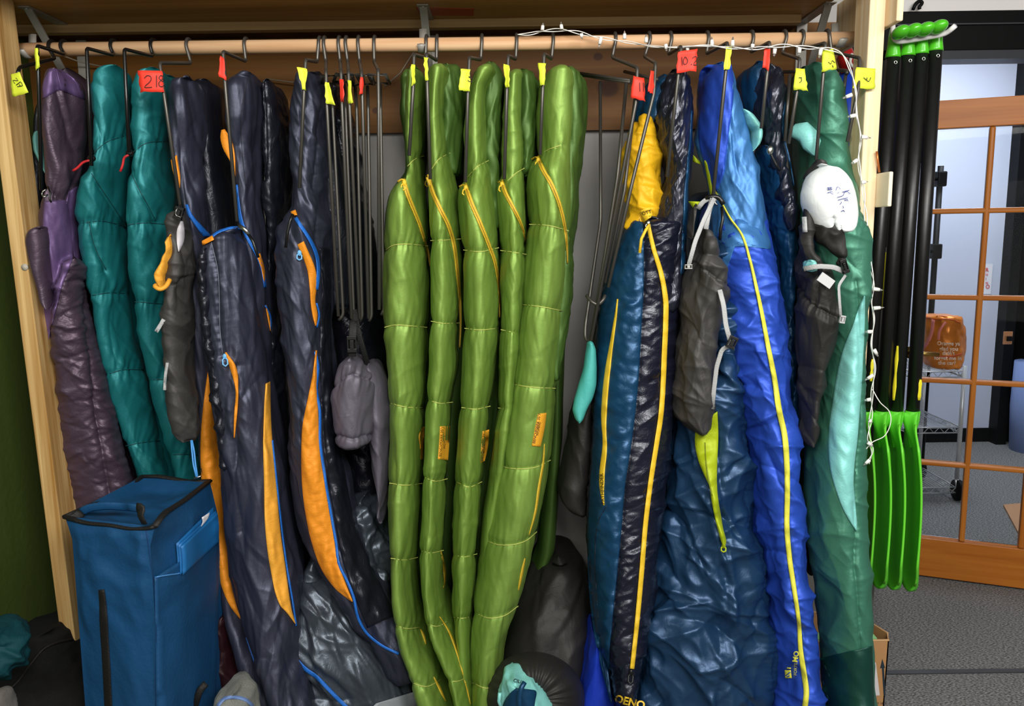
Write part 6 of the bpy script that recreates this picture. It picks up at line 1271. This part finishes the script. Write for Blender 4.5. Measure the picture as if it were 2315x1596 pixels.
# ================================================================ BLUE UPRIGHT BAG
zt_ = .86
FL, FR, BR, BL = Pz(147, 1168, zt_), Pz(350, 1190, zt_), Pz(474, 1087, zt_), Pz(321, 1077, zt_)
fl_, fr_, br_ = P(176, 1500, FL.y), P(350, 1500, FR.y), P(494, 1400, BR.y - .03)
FLb, FRb, BRb = Vector((fl_[0], FL.y, .01)), Vector((fr_[0], FR.y, .01)), Vector((br_[0], BR.y - .03, .01))
FLm, FRm, BRm = Vector((PV(163, 1215, FL.y).x, FL.y, zt_ - .06)), Vector((PV(340, 1240, FR.y).x, FR.y, zt_ - .05)), Vector((PV(496, 1165, BR.y).x, BR.y - .01, zt_ - .10))
BLb = FLb + (BRb - FRb); BLm = FLm + (BRm - FRm)
bx_ = thing('blue_storage_bag', 'tall blue canvas storage bag with black piping and side pocket, in front of teal bags', 'bag', (float((FLb.x + BRb.x) / 2), float(FL.y + .15), 0))
def wallgrid(name, tl, tr, ml, mr, bl_, br2, out, nu=40, seed=1, amp=.009, mat=F_BOX):
    V = []; nv = 90
    for j in range(nv + 1):
        v = j / nv
        if v < .1: f = v / .1; L_ = tl.lerp(ml, f); R_2 = tr.lerp(mr, f)
        else: f = (v - .1) / .9; L_ = ml.lerp(bl_, f); R_2 = mr.lerp(br2, f)
        for i in range(nu + 1): V.append(tuple(L_.lerp(R_2, i / nu)))
    V = np.array(V).reshape(nv + 1, nu + 1, 3)
    u = np.linspace(0, 1, nu + 1)[None]; v = np.linspace(0, 1, nv + 1)[:, None]
    h = np.sin(np.pi * u) * .012 + wrinkle(V, ('soft', amp, 10, 5, 20), seed) + wrinkle(V, ('ridge', amp * .8, 9, 7, 60), seed + 3) * np.exp(-((v - .15) / .2) ** 2) * 1.4
    h = h * np.minimum(1, np.minimum(u, 1 - u) * 9) * np.minimum(1, v * 18)
    V = V + np.array(tuple(out)) * h[..., None]
    idx = np.arange((nv + 1) * (nu + 1)).reshape(nv + 1, nu + 1)
    Q = np.stack([idx[:-1, :-1], idx[1:, :-1], idx[1:, 1:], idx[:-1, 1:]], -1).reshape(-1, 4)
    o = mesh(name, V.reshape(-1, 3), Q, mat, bx_); HOST[o.name] = (V.reshape(-1, 3), Q); return o
rout = Vector(((BRb - FRb).y, -(BRb - FRb).x, 0)).normalized()
fp = wallgrid('front_panel', FL, FR, FLm, FRm, FLb, FRb, (0, -1, 0), seed=3)
rp = wallgrid('side_panel', FR, BR, FRm, BRm, FRb, BRb, rout, seed=6)
wallgrid('rear_panel', BR, BL, BRm, BLm, BRb, BLb, (0, 1, 0), nu=12, seed=9); wallgrid('side_panel', BL, FL, BLm, FLm, BLb, FLb, (-1, 0, 0), nu=12, seed=10)
n = 30; V = []
for j in range(n + 1):
    for i in range(n + 1):
        u, v = i / n, j / n
        p = FL.lerp(FR, u).lerp(BL.lerp(BR, u), v); e_ = min(1, 6 * min(u, 1 - u, v, 1 - v))
        p.z += -.018 * e_ + float(wrinkle(np.array([[p.x, p.y * 1.0, p.y]]), ('soft', .012, 9, 9, 20), 4)[0]) * e_
        V.append(tuple(p))
idx = np.arange((n + 1) ** 2).reshape(n + 1, n + 1); Q = np.stack([idx[:-1, :-1], idx[:-1, 1:], idx[1:, 1:], idx[1:, :-1]], -1).reshape(-1, 4)
tp = mesh('top_panel', np.array(V), Q, F_BOX, bx_); HOST[tp.name] = (np.array(V), Q)
M_PIPE = plain('black_binding', '#14110f', .65, bump=.4, bs=200)
def pipe(pts, r=.009):
    c = curve_interp(np.array([tuple(p) for p in pts])[:, [0, 1, 2]], n=24) if 0 else None
    V, Fc = sweepVF(pts, r, 8, round_=.02, flat=(1, .55)); return mesh('black_binding', V, Fc, M_PIPE, bx_)
mid = lambda a, b, f, dz=0: a.lerp(b, f) + Vector((0, 0, dz))
pipe([FL, mid(FL, FR, .25, -.010), mid(FL, FR, .5, -.008), mid(FL, FR, .75, -.012), mid(FL, FR, .93, -.006), FR]); pipe([FR, mid(FR, BR, .15, .014), mid(FR, BR, .5, .004), BR])
pipe([BR, mid(BR, BL, .3, -.006), mid(BR, BL, .75, .004), BL]); pipe([BL, mid(BL, FL, .2, -.01), mid(BL, FL, .5, -.008), FL])
a, b2 = PV(180, 1160, FL.y + .03), PV(312, 1158, FR.y + .03)
V, Fc = sweepVF([a, PV(200, 1148, FL.y + .02), PV(240, 1143, FL.y + .01), PV(285, 1146, FL.y + .01), b2 + Vector((0, 0, .01))], .011, 10, flat=(.35, 1), round_=.02); mesh('carry_handle', V, Fc, F_BOX, bx_)
for q in ([PV(310, 1148, FR.y), PV(322, 1150, FR.y - .005), PV(316, 1165, FR.y - .01), PV(326, 1183, FR.y - .005)], [PV(160, 1176, FL.y - .003), PV(175, 1166, FL.y + .01), PV(184, 1158, FL.y + .02)]):
    V, Fc = sweepVF(q, .013, 10, flat=(.3, 1), round_=.01); mesh('handle_tab', V, Fc, M_PIPE, bx_)
strip('front_zip', [(229, 1333), (232, 1360), (235, 1420), (240, 1500), (245, 1600)], [14, 19, 18, 18, 18], [fp], M_PIPE, bx_, k=4, lift=.003, label='black zip cover', puff=.004)
strip('seam', [(329, 1192), (340, 1270), (349, 1330), (352, 1450), (352, 1600)], 2, [fp, rp], plain('dark_blue_thread', '#0a3562', .7), bx_, lift=.001)
pk = panel('side_pocket', [(349, 1306), (351, 1400), (352, 1500), (354, 1690)], [(494, 1212), (494, 1320), (492, 1450), (486, 1660)], [rp], F_BOX, bx_, k=16, n=40, lift=.010, puff=.008, smooth=2)
strip('pocket_hem', [(350, 1305), (380, 1300), (412, 1294), (440, 1272), (494, 1211)], 3, [pk, rp], plain('light_blue_thread', '#4c8fd0', .7), bx_, lift=.004)
for k_, (x0, y0, dx_) in enumerate(((398, 1229, 0), (403, 1232, 2), (409, 1236, 3))):
    panel('folded_board', [(x0, y0), (x0 + 3, 1262), (x0 + 4, 1300)], [(482 + dx_ * 3, 1146 + dx_ * 4), (486 + dx_ * 3, 1185), (488 + dx_ * 2, 1225)], [rp], fabric('blue_board_cloth', '#1a6cae', .5, .05, (10, 10, 10), metal=.1), bx_, k=8, n=10, lift=.014 + .011 * k_, puff=0, rim=.008, smooth=4)
panel('care_tag', [(456, 1170), (458, 1180), (454, 1190)], [(474, 1158), (472, 1168), (456, 1190)], [rp], plain('tag_white', '#e8e4e8', .6), bx_, k=3, n=6, lift=.030, puff=0, rim=.002, smooth=4)
V, Fc = sweepVF([PV(440, 1596, FR.y + .12), PV(452, 1560, FR.y + .12), PV(466, 1545, FR.y + .13)], .009, 8, flat=(.4, 1), round_=.01); mesh('black_tab', V, Fc, M_PIPE, bx_)
V, Fc = sweepVF([PV(438, 1082, BR.y - .01), PV(455, 1076, BR.y - .01)], .003, 8); mesh('zip_bead', V, Fc, M_METAL, bx_)

# ================================================================ FLOOR ITEMS
t = thing('mesh_bag', 'black mesh gear bag on the floor left of the blue storage bag', 'bag', tuple(Pz(60, 1750)))
mb = tube('bag_body', [(1428, 50, 170), (1445, 30, 190), (1480, -10, 200), (1540, -40, 210), (1620, -60, 220), (1720, -60, 230)], fabric('black_mesh', '#191919', .8, .5, (200, 200, 200), metal=0, spec=.2), t, Yf=[(1428, 2.05), (1720, 1.72)], d=.2, cap=(14, 10), sig=8, wr=[('soft', .014, 8, 6, 20), ('ridge', .006, 14, 14, 40)], seed=120)
strip('edge_binding', [(165, 1445), (130, 1452), (100, 1466), (70, 1500), (40, 1540), (5, 1570)], 6, [mb], M_PIPE, t, lift=.006, puff=.003)
tag(tube('teal_cloth', [(1428, -60, 34), (1445, -60, 54), (1465, -60, 64), (1495, -60, 60), (1520, -60, 42), (1545, -60, 12)], F_TEALC, None, folds=[(40, .012, 50, 7, 20, 50)], Yf=1.78, d=.1, cap=(10, 10), sig=4, step=2.5, wr=[('soft', .014, 14, 8, 30), ('ridge', .010, 16, 10, 60)], seed=121), 'crumpled dark teal cloth on the black mesh bag', 'cloth')
tag(tube('grey_cloth', [(1576, -40, 20), (1588, -40, 34), (1640, -40, 44)], fabric('grey_jersey', '#77726c', .7, .2, (20, 20, 20), metal=0), None, Yf=1.66, d=.08, cap=(8, 4), sig=3, wr=WS, seed=122), 'grey cloth edge in the bottom left corner', 'cloth')
tag(tube('maroon_sack', [(1395, 488, 520), (1430, 484, 548), (1480, 480, 570), (1540, 470, 592), (1600, 460, 620), (1680, 450, 640)], F_MAROON, None, Yf=2.12, d=.12, cap=(16, 6), wr=[('soft', .014, 9, 5, 20), ('ridge', .008, 14, 8, 50)], seed=123), 'dark maroon soft sack on the floor behind the navy tails', 'sack')
tag(tube('plum_sack', [(1540, 455, 480), (1560, 440, 492), (1600, 430, 500), (1680, 420, 510)], F_PLUM, None, Yf=2.02, d=.1, cap=(10, 6), wr=WS, seed=124), 'small plum bundle behind lower corner of the blue storage bag', 'sack')
t = thing('grey_shoe', 'grey shoe with pale blue band at the bottom edge', 'shoe', tuple(PV(530, 1600, 1.9)))
sh1 = tube('upper', [(1569, 508, 548), (1578, 494, 566), (1592, 486, 580), (1640, 480, 592)], fabric('grey_mesh_cloth', '#80827c', .8, .5, (90, 90, 90), metal=0), t, Yf=1.88, d=.08, cap=(6, 4), sig=3, wr=[('ridge', .005, 20, 12, 0)], seed=125)
strip('blue_band', [(492, 1596), (506, 1580), (530, 1576), (556, 1582), (572, 1596)], 8, [sh1], plain('pale_blue_band', '#6f8cc4', .6), t, lift=.003)
# big black stuff sack
t = thing('large_stuff_sack', 'big black stuff sack with gathered end on the floor right of green bags', 'stuff sack', tuple(Pz(1230, 1750)))
tube('sack_body', [(1258, 1236, 1288), (1270, 1216, 1304), (1300, 1196, 1318), (1350, 1178, 1328), (1410, 1160, 1336), (1480, 1142, 1338), (1550, 1128, 1330), (1640, 1120, 1300), (1720, 1125, 1280)], F_SACKB, t, folds=[(30, .007, 90, 9, 110, 15)], Yf=[(1258, 2.36), (1400, 2.22), (1640, 2.12)], d=.17, cap=(24, 10), sig=9, wr=[('soft', .014, 8, 2, -25), ('ridge', .005, 12, 4, -20)], seed=130)
n1, n2 = 120, 34; V = []
cx_, cy_, rr = 1205., 1585., 118.
for j in range(n2 + 1):
    f = j / n2; a1 = f * math.pi * .5
    for i in range(n1):
        an = 2 * math.pi * i / n1
        r_ = rr * math.sin(a1); pl = .5 + .5 * math.sin(an * 24 + 2.2 * math.sin(an * 5) + f * 1.5); am = .012 * math.sin(a1) * (1 - f ** 3) + .002
        Y_ = 2.16 - .20 * math.cos(a1) + (.035 * math.exp(-(f / .28) ** 2)) - am * pl
        V.append(tuple(P(cx_ + r_ * math.cos(an), cy_ + r_ * .95 * math.sin(an), Y_)))
Fc = [(j * n1 + i, (j + 1) * n1 + i, (j + 1) * n1 + (i + 1) % n1, j * n1 + (i + 1) % n1) for j in range(n2) for i in range(n1)]
mesh('gathered_end', np.array(V), np.array(Fc), F_SACKB, t)
t = thing('small_sack', 'light blue and petrol bundle against the gathered black sack', 'stuff sack', tuple(PV(1190, 1590, 1.95)))
sb = tube('bundle', [(1536, 1150, 1178), (1545, 1142, 1206), (1560, 1138, 1222), (1580, 1134, 1236), (1610, 1132, 1246), (1660, 1132, 1250)], F_MINT, t, Yf=1.93, d=.07, cap=(8, 4), sig=4, step=2, wr=[('soft', .012, 16, 6, 30), ('ridge', .006, 22, 12, 40)], seed=131)
panel('petrol_panel', [(1166, 1556), (1150, 1570), (1138, 1590), (1134, 1612)], [(1196, 1558), (1212, 1562), (1210, 1585), (1206, 1612)], [sb], F_DEEPB, t, k=10, n=14, lift=.004, puff=.006)
V, Fc = sweepVF([PV(1186, 1542, 1.92), PV(1178, 1556, 1.91), PV(1174, 1580, 1.905), PV(1176, 1604, 1.9)], .007, 8, round_=.01); mesh('cinched_fold', V, Fc, F_DEEPB, t)
decal_text('lettering', 'CILI', 1160, 1541, 11, 12, [sb], M_INKB, t, lift=.004, bold=.01)
V, Fc = sweepVF([PV(1130, 1566, 1.93), PV(1128, 1585, 1.93), PV(1134, 1602, 1.93)], .005, 8); mesh('cord', V, Fc, F_MINT, t)
tag(tube('blue_cloth', [(1425, 1334, 1344), (1460, 1328, 1356), (1500, 1318, 1366), (1550, 1308, 1380), (1620, 1292, 1395), (1690, 1285, 1400)], F_COBALT, None, Yf=2.12, d=.1, cap=(8, 6), wr=[('soft', .012, 12, 3, -15), ('ridge', .005, 18, 5, -20)], seed=132), 'bright cobalt blue fabric between black sack and petrol bag', 'fabric')
# black things behind
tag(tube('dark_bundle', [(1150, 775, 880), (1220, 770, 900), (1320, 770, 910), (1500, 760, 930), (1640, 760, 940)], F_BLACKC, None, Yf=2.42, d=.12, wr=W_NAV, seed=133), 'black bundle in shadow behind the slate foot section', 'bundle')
# cardboard box
M_CARD = plain('cardboard', '#b98a5a', .8, bump=.15, bs=30); M_CARDE = plain('cardboard_edge', '#cda274', .8, bump=.3, bs=120)
YB = 2.3; zt2_ = PV(2000, 1448, YB).z
t = thing('cardboard_box', 'open cardboard box with up arrow beside the sea green bag', 'box', tuple(PV(1960, 1500, YB)))
xr_ = PV(2016, 1446, YB).x; Yk2 = Pz(2000, 1419, zt2_).y; xl_ = xr_ - .42; th = .004
A_ = Vector((xr_, YB + .03, zt2_ + .0)); 
V, Fc = prismVF([(xl_, YB, 0), (xr_ - .012, YB, 0), (xr_ - .008, YB, zt2_), (xl_, YB, zt2_ - .004)], (0, th, 0)); fb = mesh('front_wall', V, Fc, M_CARD, t, smooth=False)
V, Fc = prismVF([(xr_ - .012, YB, 0), (xr_ - .004, YB + .03, 0), (xr_ + .002, YB + .03, zt2_ + .008), (xr_ - .008, YB, zt2_)], (-th, 0, 0)); mesh('corner_fold', V, Fc, M_CARD, t, smooth=False)
V, Fc = prismVF([(xr_ - .004, YB + .03, 0), (xr_ - .03, Yk2 + .06, 0), (xr_ - .028, Yk2 + .06, zt2_ + .004), (xr_ + .002, YB + .03, zt2_ + .008)], (-th, 0, 0)); mesh('side_wall', V, Fc, M_CARD, t, smooth=False)
V, Fc = prismVF([(xl_, Yk2 + .1, 0), (xr_ - .03, Yk2 + .06, 0), (xr_ - .028, Yk2 + .06, zt2_ + .004), (xl_, Yk2 + .14, zt2_ + .02)], (0, th, 0)); mesh('rear_wall', V, Fc, M_CARD, t, smooth=False)
V, Fc = sweepVF([(xl_, YB + .002, zt2_ - .003), (xr_ - .008, YB + .002, zt2_), (xr_ + .001, YB + .03, zt2_ + .008), (xr_ - .029, Yk2 + .06, zt2_ + .004), (xl_, Yk2 + .14, zt2_ + .02)], .0034, 6); mesh('torn_rim', V, Fc, M_CARDE, t, smooth=False)
def dec(name, pts, mat, dy=.0015):
    V, Fc = prismVF([PV(x, y, YB - dy) for x, y in pts], (0, .001, 0)); return mesh(name, V, Fc, mat, t, smooth=False)
dec('arrow_print', [(1995, 1490), (2001, 1510), (1998.5, 1510), (2002, 1572), (1998, 1572), (1994, 1510), (1990, 1511)], plain('dark_blue_print', '#20303c', .7))
wl = dec('paper_label', [(1960, 1498), (1980, 1498), (1989, 1572), (1962, 1574)], plain('label_white', '#dcd6d8', .7))
decal_text('lettering', 'T', 1973, 1530, 8, 0, [wl], M_INKB, t, lift=.002, bold=.02); decal_text('lettering', 'ASSY. UK', 1973, 1592, 6.5, 0, [fb], M_INKB, t, lift=.002)
V, Fc = boxVF((xl_ + .05, YB + .03, zt2_ - .02), (PV(1983, 1440, YB + .03).x, YB + .07, zt2_ - .008)); V = V + 0; mesh('green_tape', V, Fc, plain('pale_green_tape', '#8fd08a', .5), t, smooth=False)
V, Fc = sweepVF([PV(1969, 1330, 2.2), PV(1967, 1400, 2.2)], .0025, 6); tag(mesh('red_cord', V, Fc, MC['red_cord']), 'red cord end below the paddles beside the sea green bag', 'cord')
